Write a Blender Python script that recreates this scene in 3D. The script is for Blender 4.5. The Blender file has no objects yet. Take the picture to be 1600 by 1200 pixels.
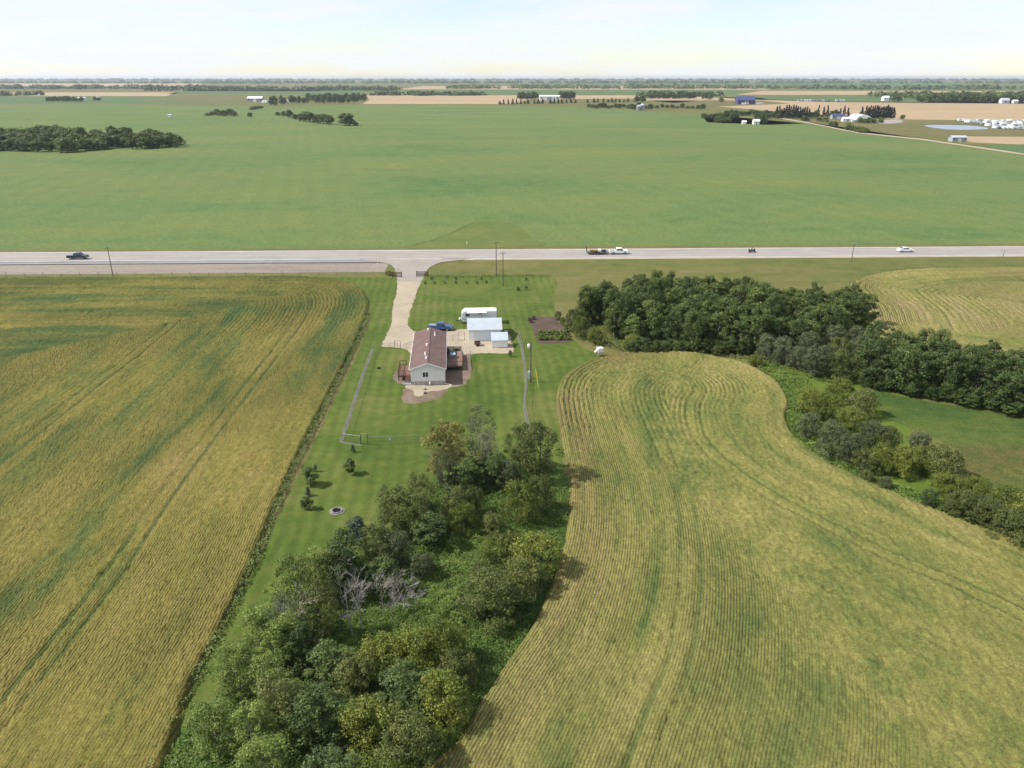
import bpy, bmesh, math, random
import numpy as np
from mathutils import Vector, Matrix

R = math.radians
scene = bpy.context.scene
COL = scene.collection

# ------------------------------------------------------------------ camera
F, CX, CY, YH, H = 1200.0, 800.0, 600.0, 120.0, 50.4     # focal length etc. in photo pixels, camera height in metres
TH = math.atan((CY - YH) / F)
cam_d = bpy.data.cameras.new('camera')
cam_d.sensor_fit = 'HORIZONTAL'; cam_d.sensor_width = 36.0
cam_d.lens = 36.0 * F / 1600.0
cam_d.clip_start = 0.5; cam_d.clip_end = 60000
cam = bpy.data.objects.new('camera', cam_d); COL.objects.link(cam)
cam.location = (0, 0, H); cam.rotation_euler = (math.pi/2 - TH, 0, 0)
scene.camera = cam

# ------------------------------------------------------------------ sky, sun, exposure
SUN_EL = R(47)
SUN_DIR = Vector((math.cos(SUN_EL)*0.996, math.cos(SUN_EL)*0.085, -math.sin(SUN_EL)))   # direction the light travels
w = bpy.data.worlds.new('World'); scene.world = w; w.use_nodes = True
wt = w.node_tree; wt.nodes.clear()
sky = wt.nodes.new('ShaderNodeTexSky'); sky.sky_type = 'NISHITA'; sky.sun_disc = False
sky.sun_elevation = SUN_EL; sky.sun_rotation = R(265)
sky.air_density = 1.0; sky.dust_density = .6; sky.ozone_density = 1.5; sky.altitude = 700
bg = wt.nodes.new('ShaderNodeBackground'); bg.inputs['Strength'].default_value = 0.10
wo = wt.nodes.new('ShaderNodeOutputWorld')
tc = wt.nodes.new('ShaderNodeTexCoord'); sx = wt.nodes.new('ShaderNodeSeparateXYZ'); wt.links.new(tc.outputs['Generated'], sx.inputs[0])
def wm(op, a, b):
    nd = wt.nodes.new('ShaderNodeMath'); nd.operation = op
    for i, v in enumerate((a, b)):
        if isinstance(v, bpy.types.NodeSocket): wt.links.new(v, nd.inputs[i])
        else: nd.inputs[i].default_value = v
    return nd.outputs[0]
zz_ = wm('ADD', wm('MAXIMUM', sx.outputs[2], 0.0), .12)
cv = wt.nodes.new('ShaderNodeCombineXYZ'); wt.links.new(wm('DIVIDE', sx.outputs[0], zz_), cv.inputs[0]); wt.links.new(wm('DIVIDE', sx.outputs[1], zz_), cv.inputs[1])
cn = wt.nodes.new('ShaderNodeTexNoise'); wt.links.new(cv.outputs[0], cn.inputs['Vector']); cn.inputs['Scale'].default_value = .55; cn.inputs['Detail'].default_value = 7; cn.inputs['Roughness'].default_value = .6
cr = wt.nodes.new('ShaderNodeMapRange'); cr.interpolation_type = 'SMOOTHSTEP'; wt.links.new(cn.outputs[0], cr.inputs[0])
cr.inputs[1].default_value = .36; cr.inputs[2].default_value = .60; cr.inputs[3].default_value = .15; cr.inputs[4].default_value = .92
cm = wt.nodes.new('ShaderNodeMix'); cm.data_type = 'RGBA'; wt.links.new(cr.outputs[0], cm.inputs[0]); wt.links.new(sky.outputs[0], cm.inputs[6]); cm.inputs[7].default_value = (5.6, 5.8, 6.1, 1)
wt.links.new(cm.outputs[2], bg.inputs[0]); wt.links.new(bg.outputs[0], wo.inputs[0])
sd_ = bpy.data.lights.new('sun', 'SUN'); sd_.energy = 4.2; sd_.angle = R(0.5); sd_.color = (1.0, 0.95, 0.87)
sun = bpy.data.objects.new('sun', sd_); COL.objects.link(sun); sun.location = (-200, 0, 300)
sun.rotation_mode = 'QUATERNION'; sun.rotation_quaternion = SUN_DIR.to_track_quat('-Z', 'Y')
vs = scene.view_settings
vs.view_transform = 'Standard'; vs.look = 'None'; vs.gamma = 1.0; vs.use_curve_mapping = False
vs.exposure = 0.74
scene.cycles.volume_bounces = 0
scene.cycles.max_bounces = 6

# ------------------------------------------------------------------ helpers
def P(x, y, z=0.0):
    """ground point (at height z) that the photograph shows at pixel x, y"""
    a = (x - CX) / F; b = (y - CY) / F
    dy = math.cos(TH) - b*math.sin(TH); dz = -math.sin(TH) - b*math.cos(TH)
    t = (H - z) / -dz
    return Vector((a*t, dy*t, z))

def px_per_m(y): return (y - YH) * math.cos(TH) / H

def tag(o, label=None, cat=None, group=None, kind=None):
    if label: o['label'] = label
    if cat: o['category'] = cat
    if group: o['group'] = group
    if kind: o['kind'] = kind
    return o

def empty(name, loc=(0, 0, 0), rz=0.0, label=None, cat=None, group=None):
    o = bpy.data.objects.new(name, None); COL.objects.link(o)
    o.location = loc; o.rotation_euler = (0, 0, rz); o.empty_display_size = 0.3
    return tag(o, label, cat, group)

def link(name, me, mat=None, parent=None, smooth=False):
    if mat is not None and len(me.materials) == 0: me.materials.append(mat)
    if smooth:
        me.polygons.foreach_set('use_smooth', [True]*len(me.polygons))
    o = bpy.data.objects.new(name, me); COL.objects.link(o)
    if parent is not None: o.parent = parent
    return o

def copy_tree(o, parent=None):
    c = o.copy(); COL.objects.link(c)
    if parent is not None: c.parent = parent
    for ch in list(o.children): copy_tree(ch, c)
    return c

class MB:
    def __init__(s): s.v = []; s.f = []
    def add(s, vs_, fs_):
        n = len(s.v); s.v += [tuple(p) for p in vs_]; s.f += [tuple(n+i for i in f) for f in fs_]
        return s
    def box(s, c, d, rz=0.0, M=None):
        hx, hy, hz = d[0]/2, d[1]/2, d[2]/2
        vs_ = [Vector((x, y, z)) for z in (-hz, hz) for y in (-hy, hy) for x in (-hx, hx)]
        m = (M or Matrix.Rotation(rz, 4, 'Z'))
        vs_ = [m @ p + Vector(c) for p in vs_]
        return s.add(vs_, [(0,2,3,1),(4,5,7,6),(0,1,5,4),(2,6,7,3),(1,3,7,5),(0,4,6,2)])
    def bar(s, p0, p1, w_, h_):
        p0 = Vector(p0); p1 = Vector(p1); d = p1-p0; L = d.length
        m = d.to_track_quat('X', 'Z').to_matrix().to_4x4()
        return s.box((p0+p1)/2, (L, w_, h_), M=m)
    def tube(s, pts, rs, n=8, cap=True):
        pts = [Vector(p) for p in pts]
        if not hasattr(rs, '__len__'): rs = [rs]*len(pts)
        rings = []
        for i, p in enumerate(pts):
            d = (pts[min(i+1, len(pts)-1)] - pts[max(i-1, 0)]).normalized()
            up = Vector((0,0,1)) if abs(d.z) < .9 else Vector((1,0,0))
            a = d.cross(up).normalized(); b = a.cross(d)
            rings.append([p + (a*math.cos(2*math.pi*k/n) + b*math.sin(2*math.pi*k/n))*rs[i] for k in range(n)])
        vs_ = [q for r in rings for q in r]; fs_ = []
        for i in range(len(rings)-1):
            for k in range(n):
                fs_.append((i*n+k, i*n+(k+1)%n, (i+1)*n+(k+1)%n, (i+1)*n+k))
        if cap: fs_ += [tuple(range(n)), tuple((len(rings)-1)*n+k for k in reversed(range(n)))]
        return s.add(vs_, fs_)
    def prism(s, prof, a, b, axis='y', taper=None):
        """closed profile of (p, q) points swept from a to b along an axis; taper(q)->inset factor on a/b"""
        vs_ = []
        for e in (a, b):
            for p, q in prof:
                k = e*(taper(q) if taper else 1.0)
                vs_.append((p, k, q) if axis == 'y' else (k, p, q))
        n = len(prof)
        fs_ = [tuple(range(n)), tuple(reversed(range(n, 2*n)))]
        fs_ += [(i, i+n, (i+1) % n + n, (i+1) % n) for i in range(n)]
        return s.add(vs_, fs_)
    def lathe(s, prof, n=16, c=(0,0,0), axis='z'):
        vs_ = []
        for r, z in prof:
            for k in range(n):
                a = 2*math.pi*k/n
                q = (r*math.cos(a), r*math.sin(a), z)
                if axis == 'y': q = (r*math.cos(a), z, r*math.sin(a))
                vs_.append((q[0]+c[0], q[1]+c[1], q[2]+c[2]))
        fs_ = []
        for i in range(len(prof)-1):
            for k in range(n):
                fs_.append((i*n+k, i*n+(k+1) % n, (i+1)*n+(k+1) % n, (i+1)*n+k))
        return s.add(vs_, fs_)
    def mesh(s, name):
        me = bpy.data.meshes.new(name); me.from_pydata(s.v, [], s.f); me.update()
        bm = bmesh.new(); bm.from_mesh(me); bmesh.ops.recalc_face_normals(bm, faces=bm.faces); bm.to_mesh(me); bm.free()
        return me
    def build(s, name, mat=None, parent=None, bevel=0.0, smooth=False):
        me = s.mesh(name)
        if bevel:
            bm = bmesh.new(); bm.from_mesh(me)
            bmesh.ops.bevel(bm, geom=[e for e in bm.edges if e.is_manifold and e.calc_face_angle(0) > .5], offset=bevel, segments=2, affect='EDGES', profile=.6)
            bm.to_mesh(me); bm.free()
        return link(name, me, mat, parent, smooth)

# ------------------------------------------------------------------ node helpers
class NT:
    def __init__(s, name):
        s.m = bpy.data.materials.new(name); s.m.use_nodes = True
        s.t = s.m.node_tree; s.t.nodes.clear()
        s.out = s.t.nodes.new('ShaderNodeOutputMaterial')
    def n(s, typ, **kw):
        nd = s.t.nodes.new(typ)
        for k, v in kw.items(): setattr(nd, k, v)
        return nd
    def put(s, inp, v):
        if hasattr(v, 'is_linked') or isinstance(v, bpy.types.NodeSocket): s.t.links.new(v, inp)
        elif v is not None:
            if isinstance(v, (tuple, list)) and inp.type == 'RGBA' and len(v) == 3: v = (*v, 1)
            inp.default_value = v
    def pos(s): return s.n('ShaderNodeNewGeometry').outputs['Position']
    def objco(s): return s.n('ShaderNodeTexCoord').outputs['Object']
    def attr(s, nm): return s.n('ShaderNodeAttribute', attribute_name=nm).outputs['Fac']
    def rnd(s): return s.n('ShaderNodeObjectInfo').outputs['Random']
    def math(s, op, a, b=None, c=None, clamp=False):
        nd = s.n('ShaderNodeMath', operation=op, use_clamp=clamp)
        s.put(nd.inputs[0], a); s.put(nd.inputs[1], b)
        if c is not None: s.put(nd.inputs[2], c)
        return nd.outputs[0]
    def map(s, v, scale=(1,1,1), rz=0.0, loc=(0,0,0)):
        nd = s.n('ShaderNodeMapping'); s.put(nd.inputs[0], v)
        nd.inputs['Scale'].default_value = scale; nd.inputs['Rotation'].default_value = (0,0,rz); nd.inputs['Location'].default_value = loc
        return nd.outputs[0]
    def comb(s, x, y, z=0.0):
        nd = s.n('ShaderNodeCombineXYZ'); s.put(nd.inputs[0], x); s.put(nd.inputs[1], y); s.put(nd.inputs[2], z); return nd.outputs[0]
    def sep(s, v):
        nd = s.n('ShaderNodeSeparateXYZ'); s.put(nd.inputs[0], v); return nd.outputs
    def noise(s, v, scale=1.0, detail=3.0, rough=.55, dist=0.0):
        nd = s.n('ShaderNodeTexNoise'); s.put(nd.inputs['Vector'], v)
        nd.inputs['Scale'].default_value = scale; nd.inputs['Detail'].default_value = detail
        nd.inputs['Roughness'].default_value = rough; nd.inputs['Distortion'].default_value = dist
        return nd.outputs[0]
    def ramp(s, fac, stops):
        nd = s.n('ShaderNodeValToRGB'); s.put(nd.inputs[0], fac); e = nd.color_ramp.elements
        while len(e) < len(stops): e.new(.5)
        for i, (p, c) in enumerate(stops):
            e[i].position = p; e[i].color = (*c, 1) if hasattr(c, '__len__') else (c, c, c, 1)
        return nd.outputs[0]
    def mix(s, fac, a, b, mode='MIX'):
        nd = s.n('ShaderNodeMix', data_type='RGBA', blend_type=mode)
        s.put(nd.inputs[0], fac); s.put(nd.inputs[6], a); s.put(nd.inputs[7], b); return nd.outputs[2]
    def rng(s, v, a, b, c=0.0, d=1.0, smooth=True):
        nd = s.n('ShaderNodeMapRange'); nd.interpolation_type = 'SMOOTHSTEP' if smooth else 'LINEAR'
        s.put(nd.inputs[0], v)
        for i, q in enumerate((a, b, c, d)): nd.inputs[i+1].default_value = q
        return nd.outputs[0]
    def bump(s, h, strength=.5, dist=.1):
        nd = s.n('ShaderNodeBump'); nd.inputs['Strength'].default_value = strength; nd.inputs['Distance'].default_value = dist
        s.put(nd.inputs['Height'], h); return nd.outputs[0]
    def bsdf(s, col, rough=.9, spec=.2, metal=0.0, normal=None, **kw):
        nd = s.n('ShaderNodeBsdfPrincipled')
        s.put(nd.inputs['Base Color'], col); s.put(nd.inputs['Roughness'], rough)
        nd.inputs['Specular IOR Level'].default_value = spec; nd.inputs['Metallic'].default_value = metal
        if normal is not None: s.t.links.new(normal, nd.inputs['Normal'])
        for k, v in kw.items(): nd.inputs[k].default_value = v
        return nd.outputs[0]
    def done(s, sh): s.t.links.new(sh, s.out.inputs[0]); return s.m

def vmul(t, col, v):      # colour times a value socket
    nd = t.n('ShaderNodeVectorMath', operation='SCALE'); t.put(nd.inputs[0], col); t.put(nd.inputs['Scale'], v); return nd.outputs[0]

def simple(name, col, rough=.7, spec=.3, metal=0.0, var=.12, scale=3.0, bump=0.0):
    t = NT(name); p = t.objco()
    n1 = t.noise(p, scale, 4, .6)
    c = t.mix(t.rng(n1, .35, .65), tuple(x*(1-var) for x in col), tuple(min(1, x*(1+var)) for x in col))
    nm = t.bump(t.noise(p, scale*8, 3), bump, .02) if bump else None
    return t.done(t.bsdf(c, rough, spec, metal, nm))

def grass_mat(name, stops, big=.05, mid=.35, fine=3.0, fine_amt=.35, stretch=(1,1,1), stripes=None, wild=0.0):
    t = NT(name); p = t.pos(); q = t.map(p, stretch)
    n1 = t.noise(q, big, 4, .6, .4); n2 = t.noise(p, mid, 4, .6); n3 = t.noise(p, fine, 5, .75)
    f = t.math('ADD', t.math('MULTIPLY', n1, .6), t.math('MULTIPLY', n2, .4))
    c = t.ramp(f, stops)
    c = vmul(t, c, t.rng(n3, .25, .75, 1-fine_amt, 1+fine_amt, False))
    if stripes:
        rz, period, amt = stripes
        x = t.sep(t.map(p, (1,1,1), rz))[0]
        x = t.math('ADD', x, t.math('MULTIPLY', t.noise(p, .12, 2), 1.2))
        sn = t.math('SINE', t.math('MULTIPLY', x, 2*math.pi/period))
        msk = t.rng(t.noise(p, .03, 2), .34, .5)
        k = t.math('ADD', 1.0, t.math('MULTIPLY', t.math('MULTIPLY', sn, msk), amt))
        c = vmul(t, c, k)
    hgt = t.math('ADD', n3, t.math('MULTIPLY', n2, wild))
    return t.done(t.bsdf(c, .95, .1, normal=t.bump(hgt, .6, .15)))

# ------------------------------------------------------------------ geometry: flat sheets from photo outlines
def smooth_line(pts, n=6, closed=False):
    """Catmull-Rom through the points"""
    pts = [Vector((p[0], p[1])) for p in pts]; out = []; m = len(pts)
    rng_ = range(m if closed else m-1)
    for i in rng_:
        if closed: p0, p1, p2, p3 = pts[i-1], pts[i], pts[(i+1) % m], pts[(i+2) % m]
        else: p0, p1, p2, p3 = pts[max(i-1, 0)], pts[i], pts[i+1], pts[min(i+2, m-1)]
        for k in range(n):
            t = k/n
            out.append(.5*((2*p1) + (p2-p0)*t + (2*p0-5*p1+4*p2-p3)*t*t + (3*p1-p0-3*p2+p3)*t**3))
    if not closed: out.append(pts[-1])
    return out

def wobble(line, amp, seed=0):
    rnd = random.Random(seed)
    return [p + Vector((rnd.uniform(-amp, amp), rnd.uniform(-amp, amp))) for p in line]

def sheet(name, pix, z, mat, smooth=4, amp=0.0, kind='structure', world=False, **kw):
    w2 = [Vector(p) for p in pix] if world else [P(*p).xy for p in pix]
    if smooth: w2 = smooth_line(w2, smooth, True)
    if amp: w2 = wobble(w2, amp, len(name))
    bm = bmesh.new(); vs_ = [bm.verts.new((p.x, p.y, z)) for p in w2]
    f = bm.faces.new(vs_); bmesh.ops.triangulate(bm, faces=[f], ngon_method='BEAUTY'); bmesh.ops.recalc_face_normals(bm, faces=bm.faces)
    me = bpy.data.meshes.new(name); bm.to_mesh(me); bm.free()
    if len(me.polygons) and me.polygons[0].normal.z < 0: me.flip_normals()
    o = link(name, me, mat); return tag(o, kind=kind, **kw)

def inside(poly, x, y):
    c = np.zeros(x.shape, bool); n = len(poly)
    for i in range(n):
        x0, y0 = poly[i-1]; x1, y1 = poly[i]
        if y0 == y1: continue
        t = ((y0 > y) != (y1 > y)) & (x < (x1-x0)*(y-y0)/(y1-y0)+x0)
        c ^= t
    return c

def dist_line(line, x, y, closed=False):
    best = np.full(x.shape, 1e9); arc = np.zeros(x.shape); s0 = 0.0
    pts = list(line) + ([line[0]] if closed else [])
    for (ax, ay), (bx, by) in zip(pts[:-1], pts[1:]):
        dx, dy = bx-ax, by-ay; L2 = dx*dx+dy*dy
        if L2 < 1e-9: continue
        t = np.clip(((x-ax)*dx+(y-ay)*dy)/L2, 0, 1)
        d = np.hypot(x-ax-t*dx, y-ay-t*dy); L = math.sqrt(L2)
        m = d < best; best = np.where(m, d, best); arc = np.where(m, s0+t*L, arc); s0 += L
    return best, arc

def np_mesh(name, verts, quads, attrs=None, fattrs=None):
    me = bpy.data.meshes.new(name); nq = len(quads); k = quads.shape[1]
    me.vertices.add(len(verts)); me.vertices.foreach_set('co', verts.astype(np.float32).ravel())
    me.loops.add(nq*k); me.loops.foreach_set('vertex_index', quads.astype(np.int32).ravel())
    me.polygons.add(nq); me.polygons.foreach_set('loop_start', np.arange(0, nq*k, k, dtype=np.int32))
    me.polygons.foreach_set('loop_total', np.full(nq, k, dtype=np.int32))
    for nm, a in (attrs or {}).items():
        at = me.attributes.new(nm, 'FLOAT', 'POINT'); at.data.foreach_set('value', a.astype(np.float32))
    for nm, a in (fattrs or {}).items():
        at = me.attributes.new(nm, 'FLOAT', 'FACE'); at.data.foreach_set('value', a.astype(np.float32))
    me.update(calc_edges=True); return me

def vnoise(x, y, seed=0):
    """smooth value noise, numpy"""
    def h(i, j):
        v = np.sin(i*127.1 + j*311.7 + seed*74.7)*43758.5453; return v - np.floor(v)
    xi = np.floor(x); yi = np.floor(y); fx = x-xi; fy = y-yi
    fx = fx*fx*(3-2*fx); fy = fy*fy*(3-2*fy)
    return (h(xi, yi)*(1-fx)+h(xi+1, yi)*fx)*(1-fy) + (h(xi, yi+1)*(1-fx)+h(xi+1, yi+1)*fx)*fy

def crop_field(name, pix, row_pix, step, mat, ht, furrow, seed, heads=(), vmax=None):
    """standing crop: a height field whose drill rows follow the field's edge"""
    poly = [tuple(p) for p in smooth_line([P(*p).xy for p in pix], 6, True)]
    rows = [tuple(p) for p in smooth_line([P(*p).xy for p in row_pix], 8)]
    xs = [p[0] for p in poly]; ys = [p[1] for p in poly]
    gx = np.arange(min(xs)-1, max(xs)+1, step); gy = np.arange(min(ys)-1, max(ys)+1, step*1.6)
    X, Y = np.meshgrid(gx, gy); sh = X.shape
    rs = np.random.RandomState(seed)
    X = X + rs.uniform(-.25, .25, sh)*step; Y = Y + rs.uniform(-.3, .3, sh)*step
    ins = inside(poly, X, Y); db, _ = dist_line(poly, X, Y, True); sdv = np.where(ins, db, -db)
    keep = sdv > -step*2.5
    U = np.zeros(sh); V = np.zeros(sh)
    u, v = dist_line(rows, X[keep], Y[keep]); U[keep] = u; V[keep] = v
    edge = np.clip((sdv+.1)/.5, 0, 1); edge = edge*edge*(3-2*edge)
    msk = np.clip((vnoise(U/9, V/30, seed)-.25)*2.2, 0, 1)
    hd = np.zeros(sh)
    for hx, hy, hr in heads:
        c_ = P(hx, hy); hd = np.maximum(hd, np.clip(1.6-np.hypot(X-c_.x, (Y-c_.y)*.8)/hr*1.3, 0, 1))
    if vmax is not None:
        top = dist_line(rows, np.array([P(*vmax).x]), np.array([P(*vmax).y]))[1][0]
        amp = np.clip((top-V)/14+.5, .12, 1)
        sp = min(range(len(rows)), key=lambda i: (rows[i][0]-P(*vmax).x)**2+(rows[i][1]-P(*vmax).y)**2)
        dl, _ = dist_line(rows[:sp+1], X, Y); dr_, _ = dist_line(rows[sp:], X, Y)
        seam = 1-np.clip((np.abs(dl-dr_)-1)/16, 0, 1); amp = amp*(1-seam)
    else: amp = np.ones(sh); seam = np.zeros(sh)
    dep = .07*msk*amp+.38*hd*(.5+.5*msk)
    fur = np.abs(np.cos(np.pi*U/furrow + (vnoise(X*.4, Y*.4, seed+5)-.5)*.9))**.6
    lump = (vnoise(X/3, Y/5, seed+1)-.5)*.22 + (vnoise(X*1.3, Y*1.3, seed+2)-.5)*.16
    tr = np.mod(U-13, 27.0); track = ((tr > 0) & (tr < .5)) | ((tr > 2.0) & (tr < 2.5))
    Z = edge*(ht + lump + rs.uniform(-.13, .13, sh) - (1-fur)*dep) - .04
    Z = np.where(track & (sdv > .5), Z-.2*vnoise(U*0, V/12, seed+9), Z)
    idx = np.full(sh, -1); idx[keep] = np.arange(keep.sum())
    q = np.stack([idx[:-1, :-1], idx[:-1, 1:], idx[1:, 1:], idx[1:, :-1]], -1).reshape(-1, 4)
    q = q[(q >= 0).all(1)]
    me = np_mesh(name, np.stack([X[keep], Y[keep], Z[keep]], 1), q, {'u': U[keep], 'v': V[keep], 'amp': amp[keep], 'seam': seam[keep], 'furrow': ((1-fur)*hd*(.5+.5*msk))[keep]})
    o = link(name, me, mat, smooth=True); return tag(o, kind='structure')

def wheat_mat(name, cols, seed, period=.3, green=0.0, red_edge=False):
    t = NT(name); u = t.attr('u'); v = t.attr('v'); p = t.pos()
    wob = t.noise(p, .05, 3, .6); u2 = t.math('ADD', u, t.math('MULTIPLY', wob, 6.0))
    pa = t.noise(t.comb(t.math('MULTIPLY', u2, .075), t.math('MULTIPLY', v, .015), seed), 1.0, 4, .62, .6)
    pb = t.noise(t.comb(t.math('MULTIPLY', u, .45), t.math('MULTIPLY', v, .03), seed+7), 1.0, 3, .6)
    pc = t.noise(p, .22, 4, .65)
    sm = t.attr('seam'); pd = t.noise(t.map(p, (.055, .022, 1), R(18)), 1.0, 4, .6, .6)
    nd_ = t.n('ShaderNodeMix', data_type='FLOAT'); t.put(nd_.inputs[0], t.math('MAXIMUM', sm, .25)); t.put(nd_.inputs[2], pa); t.put(nd_.inputs[3], pd); pa = nd_.outputs[0]
    pe = t.noise(p, .45, 3, .6)
    nd_ = t.n('ShaderNodeMix', data_type='FLOAT'); t.put(nd_.inputs[0], sm); t.put(nd_.inputs[2], pb); t.put(nd_.inputs[3], pe); pb = nd_.outputs[0]
    f = t.math('ADD', t.math('ADD', t.math('MULTIPLY', pa, .72), t.math('MULTIPLY', pb, .26)), t.math('MULTIPLY', pc, .14))
    f = t.math('SUBTRACT', f, .06)
    f = t.math('ADD', f, -green)
    c = t.ramp(f, cols)
    if red_edge:      # bare reddish stubble along the headland
        e = t.math('MULTIPLY', t.math('MULTIPLY', t.attr('amp'), t.rng(u, 1.0, 7.0, 1, 0)), t.rng(t.noise(t.comb(t.math('MULTIPLY', u, .2), t.math('MULTIPLY', v, .03), 2.0), 1.0, 3), .42, .62, 0, .45))
        c = t.mix(e, c, (.215, .130, .070))
    # drill rows
    ph = t.math('ADD', t.math('MULTIPLY', u, 2*math.pi/period), t.math('MULTIPLY', t.noise(p, 1.2, 2), 2.6))
    row = t.rng(t.math('SINE', ph), -.9, .2, 1.0, 0.0)
    msk = t.rng(t.noise(t.comb(t.math('MULTIPLY', u, .05), t.math('MULTIPLY', v, .02), seed+3), 1.0, 3, .6), .35, .6, .15, 1.0)
    msk = t.math('MULTIPLY', msk, t.attr('amp'))
    gap = t.math('MULTIPLY', t.math('MULTIPLY', row, msk), .55)
    c = t.mix(gap, c, (.035, .034, .014))
    c = t.mix(t.rng(t.attr('furrow'), .15, .6, 0, .70), c, (.040, .058, .016))
    # wheel tracks, where the crop came up late and green
    m27 = t.math('MODULO', t.math('ADD', u, 14.0), 27.0)
    tr = t.math('ADD', t.math('MULTIPLY', t.rng(m27, 0, .3), t.rng(m27, .5, .8, 1, 0)), t.math('MULTIPLY', t.rng(m27, 2.0, 2.3), t.rng(m27, 2.5, 2.8, 1, 0)))
    tr = t.math('MULTIPLY', t.math('MULTIPLY', tr, t.math('SUBTRACT', 1.0, t.attr('seam'))), t.rng(t.noise(t.comb(u, t.math('MULTIPLY', v, .06), seed), .7, 2), .35, .6, .1, .6))
    c = t.mix(tr, c, (.045, .075, .022))
    fn = t.noise(p, 5.0, 4, .8); fm = t.noise(p, 1.3, 3, .7)
    k = t.math('MULTIPLY', t.rng(fn, .28, .72, .5, 1.5, False), t.rng(fm, .3, .7, .80, 1.2, False))
    c = vmul(t, c, k)
    hgt = t.math('SUBTRACT', t.math('MULTIPLY', fn, 1.0), t.math('MULTIPLY', t.math('MULTIPLY', row, msk), .8))
    return t.done(t.bsdf(c, .9, .12, normal=t.bump(hgt, .7, .2)))

# ------------------------------------------------------------------ materials
M = {}
M['verge'] = grass_mat('verge_grass', [(.30, (.050, .066, .018)), (.42, (.085, .100, .028)), (.52, (.115, .112, .036)), (.64, (.150, .128, .055))], .03, .25, 2.5, .35, (.6, 1.6, 1))
M['lawn'] = grass_mat('lawn_grass', [(.32, (.041, .071, .013)), (.44, (.061, .094, .017)), (.54, (.084, .109, .023)), (.66, (.122, .122, .040))], .07, .6, 5.0, .34, stripes=(R(-4), 1.9, .10))
M['weeds_floor'] = grass_mat('undergrowth', [(.30, (.025, .055, .012)), (.48, (.050, .095, .018)), (.66, (.085, .120, .026))], .09, .8, 3.0, .5, wild=1.0)
M['meadow'] = grass_mat('wet_meadow', [(.32, (.030, .070, .020)), (.44, (.046, .088, .022)), (.54, (.070, .098, .024)), (.66, (.110, .100, .035))], .06, .4, 3.0, .35, (.5, 1.3, 1))
M['sedge'] = None
def meadow_mat():
    t = NT('wet_meadow_grass'); p = t.pos(); c0 = P(1545, 722)
    x, y, _ = t.sep(p); n1 = t.noise(t.map(p, (.05, .12, 1)), 1.0, 4, .65, .5); n2 = t.noise(p, .5, 4, .65); n3 = t.noise(p, 3.0, 5, .75)
    dx = t.math('DIVIDE', t.math('SUBTRACT', x, c0.x), 13.0); dy = t.math('DIVIDE', t.math('SUBTRACT', y, c0.y), 8.0)
    d = t.math('ADD', t.math('SQRT', t.math('ADD', t.math('MULTIPLY', dx, dx), t.math('MULTIPLY', dy, dy))), t.math('MULTIPLY', t.math('SUBTRACT', n1, .5), 2.4))
    g = t.ramp(t.math('ADD', t.math('MULTIPLY', n1, .6), t.math('MULTIPLY', n2, .4)), [(.34, (.032, .064, .018)), (.47, (.052, .088, .021)), (.6, (.085, .108, .026))])
    b = t.ramp(n2, [(.35, (.060, .072, .020)), (.5, (.105, .085, .030)), (.65, (.135, .095, .040))])
    c = t.mix(t.rng(d, .5, 1.3, .6, 0), g, b); c = vmul(t, c, t.rng(n3, .28, .72, .55, 1.45, False))
    return t.done(t.bsdf(c, .95, .1, normal=t.bump(t.math('ADD', n3, n2), .8, .25)))
M['bright_grass'] = grass_mat('tall_grass', [(.3, (.055, .095, .012)), (.5, (.085, .125, .02)), (.7, (.13, .135, .035))], .08, .5, 3.5, .35)
M['pea'] = grass_mat('green_crop', [(.31, (.058, .106, .034)), (.41, (.081, .127, .040)), (.50, (.099, .137, .045)), (.61, (.118, .145, .044)), (.72, (.150, .152, .046))], .014, .09, .7, .38, (.45, 1.0, 1), stripes=(R(-14), 11.0, .025))
M['corner_grass'] = grass_mat('corner_grass', [(.3, (.070, .100, .026)), (.5, (.095, .122, .034)), (.7, (.135, .138, .045))], .05, .3, 2.5, .3)
M['rut'] = grass_mat('dark_rut', [(.35, (.050, .076, .024)), (.5, (.072, .104, .032)), (.62, (.092, .128, .040))], .2, .5, 2, .4)
M['far_green'] = grass_mat('distant_crop', [(.3, (.055, .105, .04)), (.7, (.085, .125, .045))], .004, .02, .3, .12)
M['stubble'] = grass_mat('ripe_grain', [(.3, (.26, .19, .115)), (.5, (.31, .23, .145)), (.7, (.34, .26, .16))], .006, .03, .4, .10, (.3, 1.5, 1))
M['pasture'] = grass_mat('dry_pasture', [(.3, (.075, .085, .03)), (.5, (.115, .105, .042)), (.7, (.16, .125, .06))], .012, .06, .6, .2, (.4, 1.2, 1))
M['soil'] = grass_mat('garden_soil', [(.3, (.055, .038, .03)), (.5, (.085, .062, .05)), (.7, (.12, .09, .075))], .2, 1.2, 5, .35, wild=1.0)
M['dirt'] = grass_mat('bare_dirt', [(.3, (.105, .076, .054)), (.5, (.16, .118, .090)), (.7, (.22, .17, .13))], .3, 1.5, 6, .25)
M['gravel'] = grass_mat('gravel', [(.3, (.255, .215, .16)), (.5, (.325, .272, .205)), (.7, (.385, .325, .25))], .15, 1.2, 8, .16)
M['shoulder'] = grass_mat('shoulder_gravel', [(.3, (.145, .12, .10)), (.45, (.205, .175, .15)), (.6, (.25, .215, .185)), (.72, (.15, .14, .07))], .10, .8, 5, .28, (.25, 1.6, 1))
M['apron'] = grass_mat('packed_gravel', [(.3, (.20, .185, .165)), (.5, (.265, .242, .215)), (.7, (.32, .29, .25))], .10, .9, 6, .15)

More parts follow.
